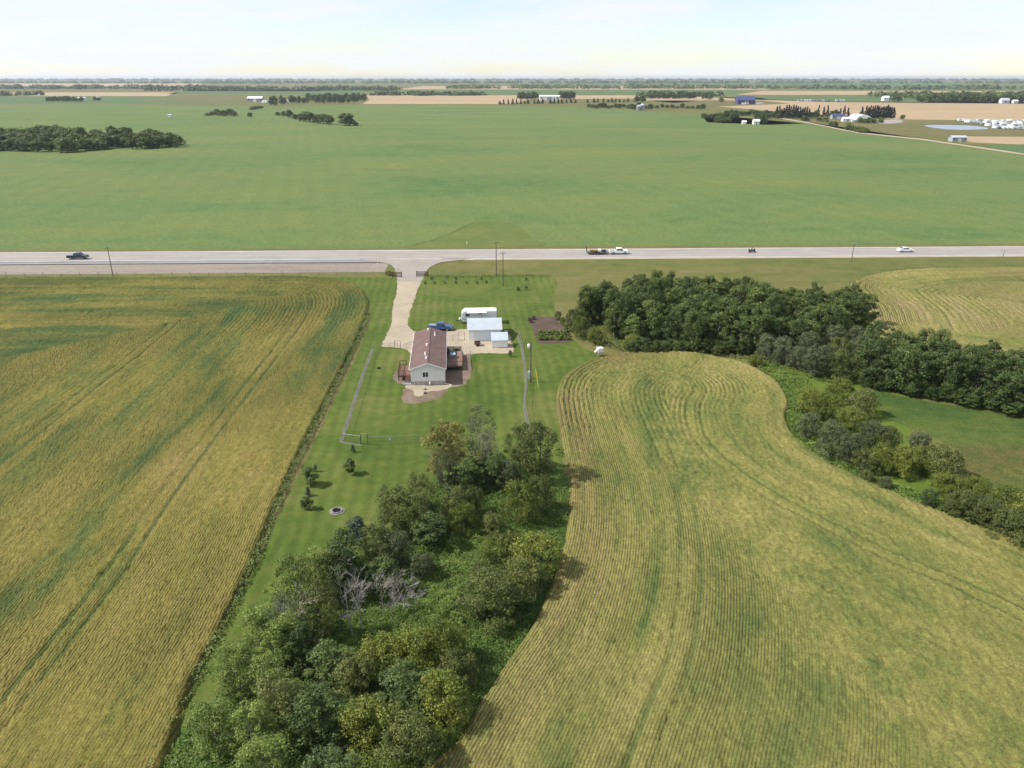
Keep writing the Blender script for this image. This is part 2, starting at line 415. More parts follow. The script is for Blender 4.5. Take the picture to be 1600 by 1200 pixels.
def asphalt(name, a, b):
    t = NT(name); p = t.pos()
    n1 = t.noise(t.map(p, (.03, 1.3, 1), R(-1.5)), 1.0, 4, .6); n2 = t.noise(p, 6, 4, .7); n3 = t.noise(p, .12, 3)
    c = t.mix(t.rng(n1, .3, .7), a, b); c = vmul(t, c, t.rng(n2, .3, .7, .9, 1.1, False)); c = vmul(t, c, t.rng(n3, .3, .7, .94, 1.05))
    return t.done(t.bsdf(c, .85, .3, normal=t.bump(n2, .3, .02)))
M['asphalt'] = asphalt('worn_asphalt', (.215, .20, .19), (.295, .275, .26))
M['new_asphalt'] = asphalt('new_asphalt', (.155, .155, .165), (.205, .205, .22))
M['tar'] = asphalt('tar_edge', (.055, .052, .056), (.08, .075, .08))
M['line_white'] = simple('road_paint_white', (.55, .53, .48), .7, .3, var=.2, scale=.6)
M['line_yellow'] = simple('road_paint_yellow', (.42, .29, .07), .7, .3, var=.25, scale=.6)
t = NT('pond_water'); p = t.pos()
M['water'] = t.done(t.bsdf((.16, .20, .27), .25, .5, normal=t.bump(t.noise(p, .5, 3), .15, .05)))

def leaf_mat(name, dark, mid, light, trans=.2, rough=.6):
    t = NT(name); tone = t.attr('tone'); r = t.rnd()
    f = t.math('ADD', t.math('MULTIPLY', tone, .8), t.math('MULTIPLY', r, .2))
    B = 1.1 if name.startswith('spruce') else 1.75
    dark, mid, light = (tuple(x*B for x in q) for q in (dark, mid, light))
    c = t.ramp(f, [(.12, dark), (.5, mid), (.9, light)])
    k = t.rng(r, 0, 1, .82, 1.18, False); c = vmul(t, c, k)
    d = t.bsdf(c, rough, .25)
    tr = t.n('ShaderNodeBsdfTranslucent'); t.put(tr.inputs[0], t.mix(.35, c, (.16, .20, .03)))
    mx = t.n('ShaderNodeMixShader'); mx.inputs[0].default_value = trans
    t.t.links.new(d, mx.inputs[1]); t.t.links.new(tr.outputs[0], mx.inputs[2])
    return t.done(mx.outputs[0])
L = {
 'poplar': leaf_mat('poplar_leaf', (.029, .044, .012), (.053, .075, .019), (.090, .110, .028)),
 'dark': leaf_mat('dark_leaf', (.021, .036, .011), (.040, .060, .017), (.068, .088, .024)),
 'willow': leaf_mat('willow_leaf', (.042, .056, .010), (.070, .086, .014), (.110, .115, .022)),
 'olive': leaf_mat('olive_leaf', (.036, .046, .014), (.058, .070, .018), (.090, .095, .028)),
 'bright': leaf_mat('bright_leaf', (.040, .062, .012), (.072, .098, .020), (.115, .138, .032)),
 'yellow': leaf_mat('yellow_leaf', (.070, .072, .018), (.112, .106, .028), (.170, .145, .042)),
 'grey': leaf_mat('grey_leaf', (.030, .038, .016), (.050, .060, .027), (.080, .088, .046)),
 'bluegrey': leaf_mat('bluegrey_leaf', (.024, .036, .026), (.042, .058, .044), (.068, .082, .066)),
 'spruce': leaf_mat('spruce_needle', (.010, .020, .012), (.018, .032, .018), (.030, .048, .025), .08),
 'weed': leaf_mat('weed_leaf', (.034, .062, .012), (.060, .096, .018), (.100, .125, .028)),
}
M['bark'] = simple('bark', (.075, .062, .05), .9, .1, var=.3, scale=4, bump=.5)
M['pale_bark'] = simple('pale_bark', (.24, .215, .18), .85, .15, var=.35, scale=5, bump=.4)
M['dead_bark'] = simple('dead_bark', (.27, .25, .225), .85, .15, var=.3, scale=5, bump=.4)
M['twig'] = simple('grey_twig', (.085, .077, .068), .9, .1, var=.3, scale=2)
M['wood_dark'] = simple('stained_wood', (.085, .045, .032), .75, .25, var=.25, scale=4, bump=.2)
M['wood_deck'] = simple('deck_board', (.20, .125, .10), .75, .25, var=.2, scale=2, bump=.2)
M['wood_brown'] = simple('brown_deck_board', (.15, .085, .062), .75, .25, var=.2, scale=2, bump=.2)
M['wood_grey'] = simple('weathered_wood', (.20, .18, .155), .85, .15, var=.25, scale=3, bump=.3)
M['wood_pole'] = simple('pole_wood', (.10, .085, .07), .85, .15, var=.25, scale=3, bump=.3)
M['metal'] = simple('galvanised_metal', (.30, .30, .31), .45, .5, .6, var=.15, scale=4)
M['wire'] = simple('fence_wire', (.22, .22, .22), .5, .5, .5)
M['black_metal'] = simple('black_metal', (.02, .02, .02), .45, .4)
M['white'] = simple('white_paint', (.78, .78, .76), .5, .4, var=.04, scale=1.5)
M['white_roof'] = simple('white_roof', (.80, .80, .78), .5, .4, var=.05, scale=.8)
M['plastic_white'] = simple('white_plastic', (.7, .7, .7), .4, .4, var=.05)
M['siding'] = simple('grey_siding', (.70, .69, .66), .6, .3, var=.05, scale=1.2)
M['skirt'] = simple('skirting_panel', (.36, .335, .32), .7, .25, var=.08, scale=1.5)
M['glass'] = simple('window_glass', (.03, .035, .042), .08, .6, var=.1)
M['garage_wall'] = simple('pale_blue_siding', (.62, .70, .77), .6, .3, var=.05)
M['metal_roof'] = simple('pale_metal_roof', (.37, .41, .455), .45, .4, var=.05, scale=.7)
M['shed_roof'] = simple('shed_roof_sheet', (.35, .40, .45), .5, .4, var=.07, scale=1)
M['rv_body'] = simple('rv_fibreglass', (.66, .68, .70), .35, .5, var=.05)
M['rv_trim'] = simple('rv_trim', (.25, .27, .30), .4, .5)
M['tyre'] = simple('tyre_rubber', (.018, .018, .018), .85, .15)
M['rim'] = simple('wheel_rim', (.35, .35, .36), .35, .5, .7)
M['car_blue'] = simple('blue_car_paint', (.025, .065, .20), .25, .6, .2, var=.05)
M['car_dark'] = simple('dark_car_paint', (.022, .035, .048), .25, .6, .2, var=.05)
M['car_white'] = simple('white_car_paint', (.78, .79, .80), .25, .6, var=.02)
M['bed_liner'] = simple('bed_liner', (.03, .03, .035), .8, .2)
M['tonneau'] = simple('bed_cover', (.16, .20, .27), .6, .3)
M['red_lamp'] = simple('tail_lamp_red', (.35, .02, .02), .2, .6)
M['clear_lamp'] = simple('headlamp', (.6, .6, .6), .15, .6)
M['jacket'] = simple('dark_jacket', (.05, .045, .07), .8, .2)
M['jeans'] = simple('dark_trousers', (.06, .05, .065), .8, .2)
M['helmet'] = simple('helmet_shell', (.05, .05, .055), .3, .5)
M['ochre'] = simple('ochre_cargo', (.30, .20, .09), .8, .2)
M['yellow_guard'] = simple('yellow_guard', (.45, .36, .06), .5, .3)
M['green_box'] = simple('pale_green_metal', (.42, .50, .42), .5, .4)
M['green_sign'] = simple('green_plastic', (.16, .42, .16), .5, .4)
M['stone'] = simple('pale_stone', (.21, .20, .195), .9, .2, var=.25, scale=2, bump=.4)
M['ash'] = simple('charred_ash', (.02, .02, .022), .95, .1, var=.3)
M['blue_cloth'] = simple('blue_lid', (.25, .42, .55), .6, .3)
M['blue_roof'] = simple('blue_roof_sheet', (.05, .06, .14), .5, .4)
M['grey_wall'] = simple('grey_wall', (.30, .32, .35), .7, .3)
M['rust'] = simple('rusty_metal', (.16, .07, .04), .8, .2, var=.3)

def shingle():
    t = NT('roof_shingle'); p = t.objco()
    br = t.n('ShaderNodeTexBrick'); t.put(br.inputs['Vector'], t.map(p, (1, 1, 1), R(90)))
    br.inputs['Scale'].default_value = 1.0; br.inputs['Brick Width'].default_value = .32; br.inputs['Row Height'].default_value = .16
    br.inputs['Mortar Size'].default_value = .012
    br.inputs['Color1'].default_value = (.128, .084, .076, 1); br.inputs['Color2'].default_value = (.152, .101, .092, 1); br.inputs['Mortar'].default_value = (.12, .078, .072, 1)
    n1 = t.noise(p, .6, 4, .6)
    c = vmul(t, br.outputs[0], t.rng(n1, .3, .7, .88, 1.1))
    return t.done(t.bsdf(c, .9, .15, normal=t.bump(t.noise(p, 30, 2), .4, .01)))
M['shingle'] = shingle()

# ------------------------------------------------------------------ the ground and its fields
def build_setting():
    big = 16000.0
    bm = bmesh.new(); vs_ = [bm.verts.new(p) for p in ((-big, -200, 0), (big, -200, 0), (big, 22000, 0), (-big, 22000, 0))]
    bm.faces.new(vs_); me = bpy.data.meshes.new('ground'); bm.to_mesh(me); bm.free()
    tag(link('ground', me, M['verge']), kind='structure')
    # beyond the highway
    sheet('green_crop_field', [(-500, 394), (0, 391.5), (500, 388.5), (640, 386.8), (740, 386), (840, 385), (1200, 383), (1600, 381), (2100, 379), (2000, 290), (1700, 257), (1600, 243.5), (1440, 220), (1340, 209.5), (1258, 193), (1200, 195), (1105, 191), (1095, 178), (1010, 174), (900, 168), (700, 164), (590, 164), (440, 167), (200, 163), (-300, 163)], .006, M['pea'], 1)
    sheet('uncut_grass_corner', [(625, 386.9), (648, 383), (680, 374), (712, 361), (740, 348), (765, 345.5), (795, 347), (812, 354), (824, 364), (832, 374), (850, 384.8)], .011, M['corner_grass'], 2, .25)
    sheet('rut', [(622, 386.4), (648, 382.2), (680, 373.2), (712, 360.3), (738, 348.2), (739, 349.2), (713, 361.5), (681, 374.6), (649, 383.8)], .015, M['rut'], 1, .3)
    sheet('left_far_field', [(-300, 161.5), (200, 161.5), (380, 160), (360, 154), (200, 151), (-300, 151)], .02, M['far_green'], 0)
    sheet('brown_far_field', [(215, 157), (300, 152), (440, 150.5), (450, 155), (330, 160)], .055, M['pasture'], 0)
    sheet('ripe_grain_field', [(566, 162.5), (800, 162.5), (830, 155), (1000, 154), (1000, 149), (560, 149), (578, 155)], .02, M['stubble'], 0)
    sheet('ripe_grain_field_2', [(1010, 157), (1110, 157), (1115, 166), (1240, 176), (1400, 186.5), (1480, 187.5), (1620, 187), (1800, 187), (1800, 163), (1600, 162), (1300, 159.5), (1190, 156), (1100, 151.5), (1010, 151.5)], .02, M['stubble'], 0)
    sheet('pasture', [(1100, 156.5), (1190, 157), (1235, 162), (1120, 166.5), (1030, 163)], .035, M['pasture'], 0)
    sheet('pasture_2', [(1245, 187), (1330, 187), (1400, 187.5), (1480, 188.5), (1640, 202), (1640, 214), (1480, 213), (1440, 217), (1340, 206)], .04, M['pasture'], 0)
    sheet('grain_strip', [(1480, 212.5), (1640, 213.5), (1640, 228), (1510, 222)], .035, M['stubble'], 0)
    sheet('green_hollow', [(1540, 229), (1570, 226), (1660, 227), (1660, 246), (1600, 240)], .05, M['far_green'], 3)
    sheet('far_green_field', [(1180, 151), (1450, 151), (1450, 160), (1300, 159), (1200, 155.5)], .045, M['far_green'], 0)
    for i, (x0, x1, y0, y1, m) in enumerate([(-600, 260, 149.5, 144, 'stubble'), (260, 560, 147, 140, 'far_green'), (600, 1150, 147, 141, 'far_green'), (1150, 1700, 148, 142, 'stubble'), (-400, 500, 142, 136, 'pasture'), (620, 1200, 139.5, 134.5, 'stubble'), (1250, 2000, 140, 134, 'far_green'), (-300, 300, 134.5, 130, 'stubble'), (800, 1500, 133, 129, 'far_green')]):
        sheet('distant_field', [(x0, y0), (x1, y0+.6), (x1+20, y1+.4), (x0+40, y1)], .06, M[m], 0)
    sheet('gravel_road', [(1212, 184.5), (1260, 192), (1340, 208.2), (1440, 218.7), (1600, 242.0), (1760, 266), (1760, 262), (1600, 239.6), (1440, 216.8), (1340, 206.4), (1260, 190.6), (1218, 183.5)], .05, M['gravel'], 0)
    sheet('pond', [(1444, 196), (1470, 195.2), (1520, 196.5), (1545, 200.5), (1525, 202.5), (1485, 202.4), (1458, 199.5)], .05, M['water'], 4)
    sheet('yard_gravel', [(1375, 188), (1400, 186.5), (1412, 190), (1395, 193), (1370, 192.5)], .05, M['apron'], 3)
    # the mown yard, the wild grass
    sheet('lawn', [(470, 434.5), (600, 434), (625, 437), (655, 437), (672, 432), (855, 432), (864, 470), (880, 520), (935, 558), (905, 575), (885, 590), (868, 625), (875, 680), (885, 760), (880, 850), (840, 960), (760, 1100), (690, 1280), (40, 1280), (290, 1060), (380, 890), (425, 790), (490, 650), (550, 535), (572, 480), (560, 450)], .006, M['lawn'], 8, .25)
    sheet('wet_meadow', [(1352, 610), (1450, 628), (1620, 655), (1760, 690), (1760, 880), (1640, 840), (1520, 770), (1490, 700), (1400, 660)], .010, meadow_mat(), 3)
    sheet('tall_grass_strip', [(1130, 558), (1165, 562), (1215, 566), (1262, 560), (1320, 570), (1400, 600), (1440, 640), (1420, 690), (1480, 735), (1540, 770), (1660, 840), (1640, 880), (1610, 880), (1500, 826), (1380, 772), (1270, 712), (1222, 660), (1228, 630), (1205, 595), (1150, 572)], .007, M['bright_grass'], 3)
    sheet('undergrowth', [(700, 735), (820, 715), (880, 735), (892, 780), (884, 850), (845, 960), (790, 1060), (735, 1260), (190, 1260), (335, 1090), (390, 990), (445, 935), (530, 890), (600, 840), (650, 775)], .011, M['weeds_floor'], 3, .15)
    # highway
    A = P(0, 402.3).xy; B = P(1600, 392.3).xy; d = (B-A).normalized(); n = Vector((-d.y, d.x))
    def strip(name, a, b, s0, s1, z, mat, k=True):
        q = [A+d*s0+n*a, A+d*s1+n*a, A+d*s1+n*b, A+d*s0+n*b]
        return sheet(name, q, z, mat, 0, world=True)
    w_ = 6.5
    strip('verge_far', w_+.4, w_+4.0, -1800, 2000, .012, M['pasture'])
    strip('gravel_edge', -w_-1.2, w_+1.0, -1800, 2000, .016, M['gravel'])
    strip('highway', -w_, w_, -1800, 2000, .12, M['asphalt'])
    mb = MB()
    for a, b in ((w_, w_+.9), (-w_-.9, -w_)):      # sloping shoulders of the road bed
        o0, o1 = (A+n*a, A+n*b) if a > 0 else (A+n*b, A+n*a)
        z0, z1 = .12, .012
        q = [o0-d*1800, o0+d*2000, o1+d*2000, o1-d*1800]
        mb.add([(q[0].x, q[0].y, z0), (q[1].x, q[1].y, z0), (q[2].x, q[2].y, z1), (q[3].x, q[3].y, z1)], [(0, 1, 2, 3)])
    tag(mb.build('shoulder', M['gravel']), kind='structure')
    s_ap = 118.0
    s0 = lambda x: (P(x, 402).xy - A).dot(d)
    sL = s0(600)
    strip('widening_lane', -w_-3.3, -w_+.2, -1800, sL, .124, M['new_asphalt'])
    strip('lane_edge', -w_-4.0, -w_-3.3, -1800, sL+1, .126, M['tar'])  # narrow band, darker than the lane, along its outer side
    strip('gravel_bank', -w_-15.5, -w_-4.0, -1800, sL+2.5, .02, M['shoulder'])
    ap = sheet('intersection_apron', [(560, 404.2), (600, 403), (640, 402.6), (700, 402.2), (740, 402.4), (715, 407.5), (690, 410.5), (672, 418), (662, 430), (658, 439), (623.5, 439), (620, 428), (614, 417), (600, 411), (575, 407.5)], .128, M['apron'], 4, .12)
    ny = [((v.co.xy-A).dot(n)+w_) for v in ap.data.vertices]
    for v, q_ in zip(ap.data.vertices, ny): v.co.z = .128 if q_ > -4.2 else max(.017, .128+(q_+4.2)*.008)
    for a in (w_-.55, -w_+.55):
        strip('edge_line', a-.12, a+.12, -1800, 2000, .128, M['line_white'])
    strip('centre_line', -.2, -.08, -1800, 2000, .128, M['line_yellow'])
    strip('centre_line', .08, .2, -1800, 2000, .128, M['line_yellow'])
    strip('lane_line', -w_-3.0, -w_-2.85, -1800, sL-6, .132, M['line_white'])
    sheet('driveway', [(624, 436), (657, 436), (650, 460), (643, 480), (638, 500), (640, 512), (652, 519), (668, 520), (700, 517.5), (728, 514), (790, 520), (799, 535), (802, 546), (796, 552), (765, 552), (737, 553), (727, 560), (700, 566), (660, 600), (636, 590), (638, 570), (641, 552), (626, 544), (598, 541.5), (597, 537), (604, 524), (611, 505), (614, 480), (620, 455)], .012, M['gravel'], 7, .2)
    sheet('bare_earth', [(629, 616), (632, 607), (650, 607), (670, 609), (700, 603.5), (698, 612), (686, 622), (660, 629), (640, 631), (628, 627)], .016, M['dirt'], 7, .22)
    sheet('gravel_pad', [(634, 606), (634, 600), (646, 597), (696, 599), (706, 603.5), (690, 610), (668, 612), (658, 619), (648, 618), (645, 610)], .021, M['gravel'], 4, .08)
    sheet('bare_earth_2', [(615, 590), (618, 582), (628, 580), (640, 585), (640, 597), (628, 600), (618, 596)], .016, M['dirt'], 7, .22)
    sheet('mulch_bed', [(698, 600), (698, 560), (724, 556), (734, 553), (737, 575), (734, 590), (722, 602.5)], .017, M['dirt'], 7, .22)
    sheet('garden_bed', [(824, 496), (850, 495), (868, 497), (876, 508), (890, 522), (893, 533), (876, 536), (846, 537), (838, 530), (832, 515)], .03, M['soil'], 7, .2)
    # pale worn strips at field edges
    sheet('worn_edge', [(574, 490), (580, 490), (562, 545), (515, 640), (470, 735), (430, 820), (405, 875), (396, 875), (425, 805), (458, 730), (508, 630), (556, 535)], .012, M['pasture'], 3, .1)
    sheet('worn_edge_2', [(874, 600), (890, 583), (925, 564), (965, 552), (940, 557), (905, 571), (880, 589)], .012, M['pasture'], 3, .1)
    sheet('dirt_patch', [(1135, 562), (1165, 566), (1195, 582), (1200, 592), (1180, 584), (1150, 572)], .016, M['pasture'], 3)
build_setting()

gold = [(.35, (.040, .076, .025)), (.43, (.072, .096, .027)), (.50, (.130, .124, .030)), (.58, (.176, .148, .040)), (.69, (.205, .156, .056))]
pale = [(.34, (.040, .084, .024)), (.42, (.080, .108, .030)), (.49, (.146, .148, .042)), (.57, (.202, .184, .060)), (.70, (.238, .184, .088))]
M['wheat_gold'] = wheat_mat('ripening_wheat_gold', gold, 2.3, .30, .005)
M['wheat_pale'] = wheat_mat('ripening_wheat_pale', pale, 4.0, .30, -.005, True)
M['wheat_straw'] = wheat_mat('ripening_wheat_straw', pale, 9.0, .5, -.06)
left_edge = [(-420, 440), (0, 437), (300, 434.5), (460, 434), (525, 439), (560, 450), (575, 468), (574, 490), (556, 535), (508, 630), (458, 730), (425, 805), (396, 880), (345, 985), (305, 1060), (200, 1260)]
crop_field('wheat_field_left', left_edge + [(-120, 1260), (-260, 900), (-420, 600)], left_edge, .26, M['wheat_gold'], .72, .9, 3, [(520, 462, 26), (420, 486, 17)])
mid_edge = [(650, 1290), (715, 1160), (782, 1052), (842, 960), (882, 850), (890, 760), (880, 690), (871, 640), (872, 610), (885, 588), (915, 568), (965, 555), (1030, 550.5), (1100, 556), (1165, 571), (1212, 598), (1232, 630), (1228, 656), (1246, 690), (1300, 728), (1400, 774), (1500, 816), (1600, 853), (1780, 930)]
crop_field('wheat_field_middle', mid_edge + [(1800, 1290)], mid_edge, .22, M['wheat_pale'], .72, .8, 8, [(905, 625, 17), (955, 600, 17), (1010, 625, 13), (1110, 595, 9)], (1120, 562))
right_edge = [(1900, 421), (1600, 420.5), (1480, 421.5), (1400, 425), (1345, 436), (1327, 447), (1338, 464), (1358, 482), (1366, 510), (1395, 545), (1500, 562), (1640, 585), (1900, 640)]
crop_field('wheat_field_right', right_edge, right_edge, .36, M['wheat_straw'], .7, 1.5, 12, [(1385, 460, 26)])

# ------------------------------------------------------------------ vegetation
def crown_mesh(name, seed, shape, W, Hh, z0, nblob, nleaf, leaf, blob=.24, up=.25, gaps=.0):
    """a crown of leaf-sized faces gathered in clumps through the crown's volume"""
    rs = np.random.RandomState(seed)
    th = rs.uniform(0, 2*np.pi, nblob); k = (np.arange(nblob)+rs.uniform(0, 1, nblob))/nblob
    if shape == 'oval':
        zz = z0 + (Hh-z0)*(.10+.84*k); prof = np.sin(np.pi*np.clip(.12+.80*k, 0, 1))**.75
    elif shape == 'dome':
        zz = z0 + (Hh-z0)*(.12+.80*k**.8); prof = np.sqrt(np.clip(1-(k*.95)**2.2, 0, 1))
    elif shape == 'cone':
        zz = z0 + (Hh-z0)*(.03+.95*k); prof = (1-k)**.9
    else:
        zz = z0 + (Hh-z0)*(.08+.88*k); prof = np.sin(np.pi*np.clip(.2+.7*k, 0, 1))**.6*rs.uniform(.6, 1.1, nblob)
    rr = W/2*prof*np.sqrt(rs.uniform(.12, 1, nblob))*.85
    if shape == 'cone': rr = W/2*prof*rs.uniform(.45, .8, nblob)
    C = np.stack([rr*np.cos(th), rr*np.sin(th), zz], 1)
    br = W*blob*rs.uniform(.45, 1.45, nblob)*(np.clip(prof, .35, 1) if shape == 'cone' else 1)
    tone_b = rs.uniform(0, 1, nblob)
    bi = rs.randint(0, nblob, nleaf)
    d = rs.normal(size=(nleaf, 3)); d[:, 2] += up; d /= np.linalg.norm(d, axis=1)[:, None]
    rad = br[bi]*(.5+.55*rs.uniform(0, 1, nleaf)**.6)*np.where(rs.uniform(0, 1, nleaf) < .08, rs.uniform(1.0, 1.7, nleaf), 1.0)
    sc = np.array([1, 1, .8 if shape != 'cone' else .5])
    p = C[bi] + d*rad[:, None]*sc
    p[:, 2] = np.maximum(p[:, 2], rs.uniform(.05, .4, nleaf))
    nrm = d + rs.normal(size=(nleaf, 3))*.55; nrm[:, 2] += .25; nrm /= np.linalg.norm(nrm, axis=1)[:, None]
    a = np.cross(nrm, rs.normal(size=(nleaf, 3))); a /= np.linalg.norm(a, axis=1)[:, None]; b = np.cross(nrm, a)
    s = leaf*(.45+1.3*rs.uniform(0, 1, nleaf)**2)[:, None]
    v = np.stack([p-a*s*.5, p+b*s*.32, p+a*s*.5, p-b*s*.32], 1).reshape(-1, 3)
    q = np.arange(nleaf*4).reshape(-1, 4)
    tone = np.clip(.55*tone_b[bi]+.45*rs.uniform(0, 1, nleaf), 0, 1)
    return np_mesh(name, v, q, None, {'tone': tone})

def trunk_mesh(name, seed, Hh, r, W, nlimb=6, lean=.3, first=.3):
    rnd = random.Random(seed); mb = MB()
    pts = [Vector((rnd.uniform(-lean, lean)*i/4, rnd.uniform(-lean, lean)*i/4, Hh*.86*i/5)) for i in range(6)]
    mb.tube(pts, [r*(1-.16*i) for i in range(6)], 7)
    for k in range(nlimb):
        f = first+(.85-first)*k/nlimb; i = int(f*5); b = pts[i].lerp(pts[min(i+1, 5)], f*5-i)
        a = rnd.uniform(0, 6.28); L_ = W*.42*rnd.uniform(.7, 1.1)*(1.1-f*.5)
        m1 = b+Vector((math.cos(a)*L_*.5, math.sin(a)*L_*.5, L_*.35)); e = b+Vector((math.cos(a)*L_, math.sin(a)*L_, L_*.9))
        mb.tube([b, m1, e], [r*.45*(1-f*.5), r*.3*(1-f*.5), r*.1], 5)
    return mb.mesh(name)

def stems_mesh(name, seed, Hh, W, n, r):
    """many thin stems fanning up from one base (willow)"""
    rnd = random.Random(seed); mb = MB()
    for k in range(n):
        a = rnd.uniform(0, 6.28); q = math.sqrt(rnd.random()); x, y = math.cos(a)*q*W*.5, math.sin(a)*q*W*.5
        z = Hh*rnd.uniform(.6, 1.0)*math.sqrt(max(.1, 1-q*q*.7))
        b = Vector((x*.12, y*.12, 0)); m1 = Vector((x*.55, y*.55, z*.55)); e = Vector((x, y, z))
        mb.tube([b, m1, e], [r, r*.7, r*.25], 3, False)
        for j in range(3):
            t_ = rnd.uniform(.4, .95); s0 = m1.lerp(e, t_)
            mb.tube([s0, s0+Vector((rnd.uniform(-1, 1), rnd.uniform(-1, 1), rnd.uniform(.1, .9)))*W*.11], [r*.45, r*.2], 3, False)
    return mb.mesh(name)

def dead_mesh(name, seed, Hh, r, spread, depth=4):
    rnd = random.Random(seed); mb = MB()
    def grow(p, d, L_, rad, k):
        q = p+d*L_; m_ = (p+q)/2+Vector((rnd.uniform(-1, 1), rnd.uniform(-1, 1), rnd.uniform(-.5, .5)))*L_*.07
        mb.tube([p, m_, q], [rad, rad*.82, max(.008, rad*.6)], 5 if k < 2 else 3, False)
        if k >= depth: return
        for j in range(3 if k else 4):
            dd = (d+Vector((rnd.uniform(-1, 1), rnd.uniform(-1, 1), rnd.uniform(-.35, .65)))*spread).normalized()
            t_ = rnd.uniform(.45, 1.0); grow(p.lerp(q, t_), dd, L_*rnd.uniform(.45, .8), max(.010, rad*.5), k+1)
    grow(Vector((0, 0, 0)), Vector((rnd.uniform(-.1, .1), rnd.uniform(-.1, .1), 1)).normalized(), Hh*.45, r, 0)
    return mb.mesh(name)

# prototypes: kind -> (H, W, [ [(part name, mesh, material), ...] per variant ])
K = {}
def proto(kind, Hh, W, n, shape, leafm, z0, nblob, nleaf, leaf, blob=.24, trunk='bark', tr=.16, stems=0, up=.25):
    vs_ = []
    for i in range(n):
        sd = hash_(kind)+i*17
        parts = [('crown', crown_mesh(kind+'_crown', sd, shape, W*(.92+.08*i/max(1, n-1)), Hh, z0, nblob, nleaf, leaf, blob, up), L[leafm])]
        if stems: parts.append(('trunk', stems_mesh(kind+'_stems', sd, Hh*.95, W*.85, stems, tr), M[trunk]))
        else: parts.append(('trunk', trunk_mesh(kind+'_trunk', sd, Hh, tr, W), M[trunk]))
        for _, me, m in parts: me.materials.append(m)
        vs_.append(parts)
    K[kind] = (Hh, W, vs_)
def hash_(s): return sum(ord(c)*(i+1) for i, c in enumerate(s)) % 9973
proto('poplar', 9.0, 4.6, 5, 'oval', 'poplar', 1.0, 52, 8500, .22, .13, 'pale_bark', .13)
proto('dark_tree', 8.5, 5.6, 5, 'oval', 'dark', .5, 56, 9000, .22, .125)
proto('willow', 4.6, 6.6, 5, 'dome', 'willow', .1, 75, 13000, .15, .10, stems=10, tr=.05)
proto('olive_bush', 4.6, 6.0, 4, 'dome', 'olive', .1, 70, 12000, .15, .105, stems=12, tr=.05)
proto('grey_willow', 4.6, 5.2, 4, 'dome', 'grey', .1, 55, 11000, .14, .12, 'twig', .022, 55)
proto('leafy_tree', 8.5, 5.6, 4, 'ragged', 'bright', .6, 70, 14000, .15, .12, 'pale_bark', .12)
proto('olive_tree', 7.5, 6.0, 3, 'ragged', 'olive', .5, 64, 13000, .15, .12, 'bark', .14)
proto('yellow_birch', 9.5, 5.2, 2, 'ragged', 'yellow', .5, 60, 13000, .15, .12, 'pale_bark', .028, 40)
proto('grey_birch', 10.5, 6.4, 2, 'oval', 'grey', .6, 60, 9000, .14, .115, 'pale_bark', .028, 80)
proto('round_tree', 8.2, 6.6, 3, 'oval', 'olive', .6, 75, 15000, .16, .11, 'bark', .17)
proto('blue_shrub', 3.0, 2.4, 2, 'ragged', 'bluegrey', .1, 18, 3600, .16, .2, stems=6, tr=.03)
proto('yard_tree', 2.6, 1.7, 3, 'oval', 'dark', .25, 22, 4200, .13, .2, 'bark', .05)
proto('spruce', 9.0, 3.6, 3, 'cone', 'spruce', .2, 60, 4200, .5, .13, 'bark', .12)
proto('far_tree', 9.0, 8.0, 4, 'dome', 'dark', .2, 30, 2000, .8, .17, 'bark', .2)
proto('far_bush', 6.0, 9.0, 3, 'dome', 'poplar', .1, 24, 1400, .9, .17, 'bark', .2)
proto('vegetable', .8, .9, 2, 'dome', 'bright', .05, 8, 420, .2, .25, stems=3, tr=.015)
proto('seedling', .9, .7, 2, 'dome', 'dark', .05, 8, 320, .14, .25, stems=4, tr=.015)
KN = {'poplar': 'poplar_tree', 'dark_tree': 'leafy_tree', 'willow': 'willow_bush', 'olive_bush': 'willow_bush', 'grey_willow': 'grey_willow', 'leafy_tree': 'leafy_tree', 'olive_tree': 'leafy_tree', 'yellow_birch': 'birch_tree', 'grey_birch': 'birch_tree', 'round_tree': 'leafy_tree', 'blue_shrub': 'shrub', 'yard_tree': 'young_tree', 'spruce': 'spruce_tree', 'far_tree': 'broadleaf_tree', 'far_bush': 'bush', 'seedling': 'young_shrub', 'vegetable': 'vegetable_plant'}
CAT = {'willow': 'bush', 'olive_bush': 'bush', 'grey_willow': 'bush', 'blue_shrub': 'shrub', 'far_bush': 'bush', 'seedling': 'shrub', 'vegetable': 'plant'}
trng = random.Random(5)
def tree_at(kind, x, y, h, w, label, group=None, var=None):
    Hh, W, vs_ = K[kind]
    o = empty(KN[kind], (x, y, 0), trng.uniform(0, 6.28), label, CAT.get(kind, 'tree'), group)
    o.scale = (w/W, w/W, h/Hh)
    for nm, me, _ in vs_[trng.randrange(len(vs_)) if var is None else var % len(vs_)]: link(nm, me, None, o)
    return o
def tree(kind, px, py, h, w, label, group=None, var=None):
    p = P(px, py); return tree_at(kind, p.x, p.y, h, w, label, group, var)

def scatter(pix, spacing, seed, jitter=.35):
    """roughly even spots inside an outline on the ground"""
    poly = [tuple(P(*p).xy) for p in pix]; rnd = random.Random(seed)
    xs = [p[0] for p in poly]; ys = [p[1] for p in poly]; out = []; y = min(ys); r = 0
    while y < max(ys):
        x = min(xs)+(spacing/2 if r % 2 else 0)
        while x < max(xs):
            q = (x+rnd.uniform(-jitter, jitter)*spacing, y+rnd.uniform(-jitter, jitter)*spacing)
            if inside(poly, np.array([q[0]]), np.array([q[1]]))[0]: out.append(q)
            x += spacing
        y += spacing*.87; r += 1
    return out

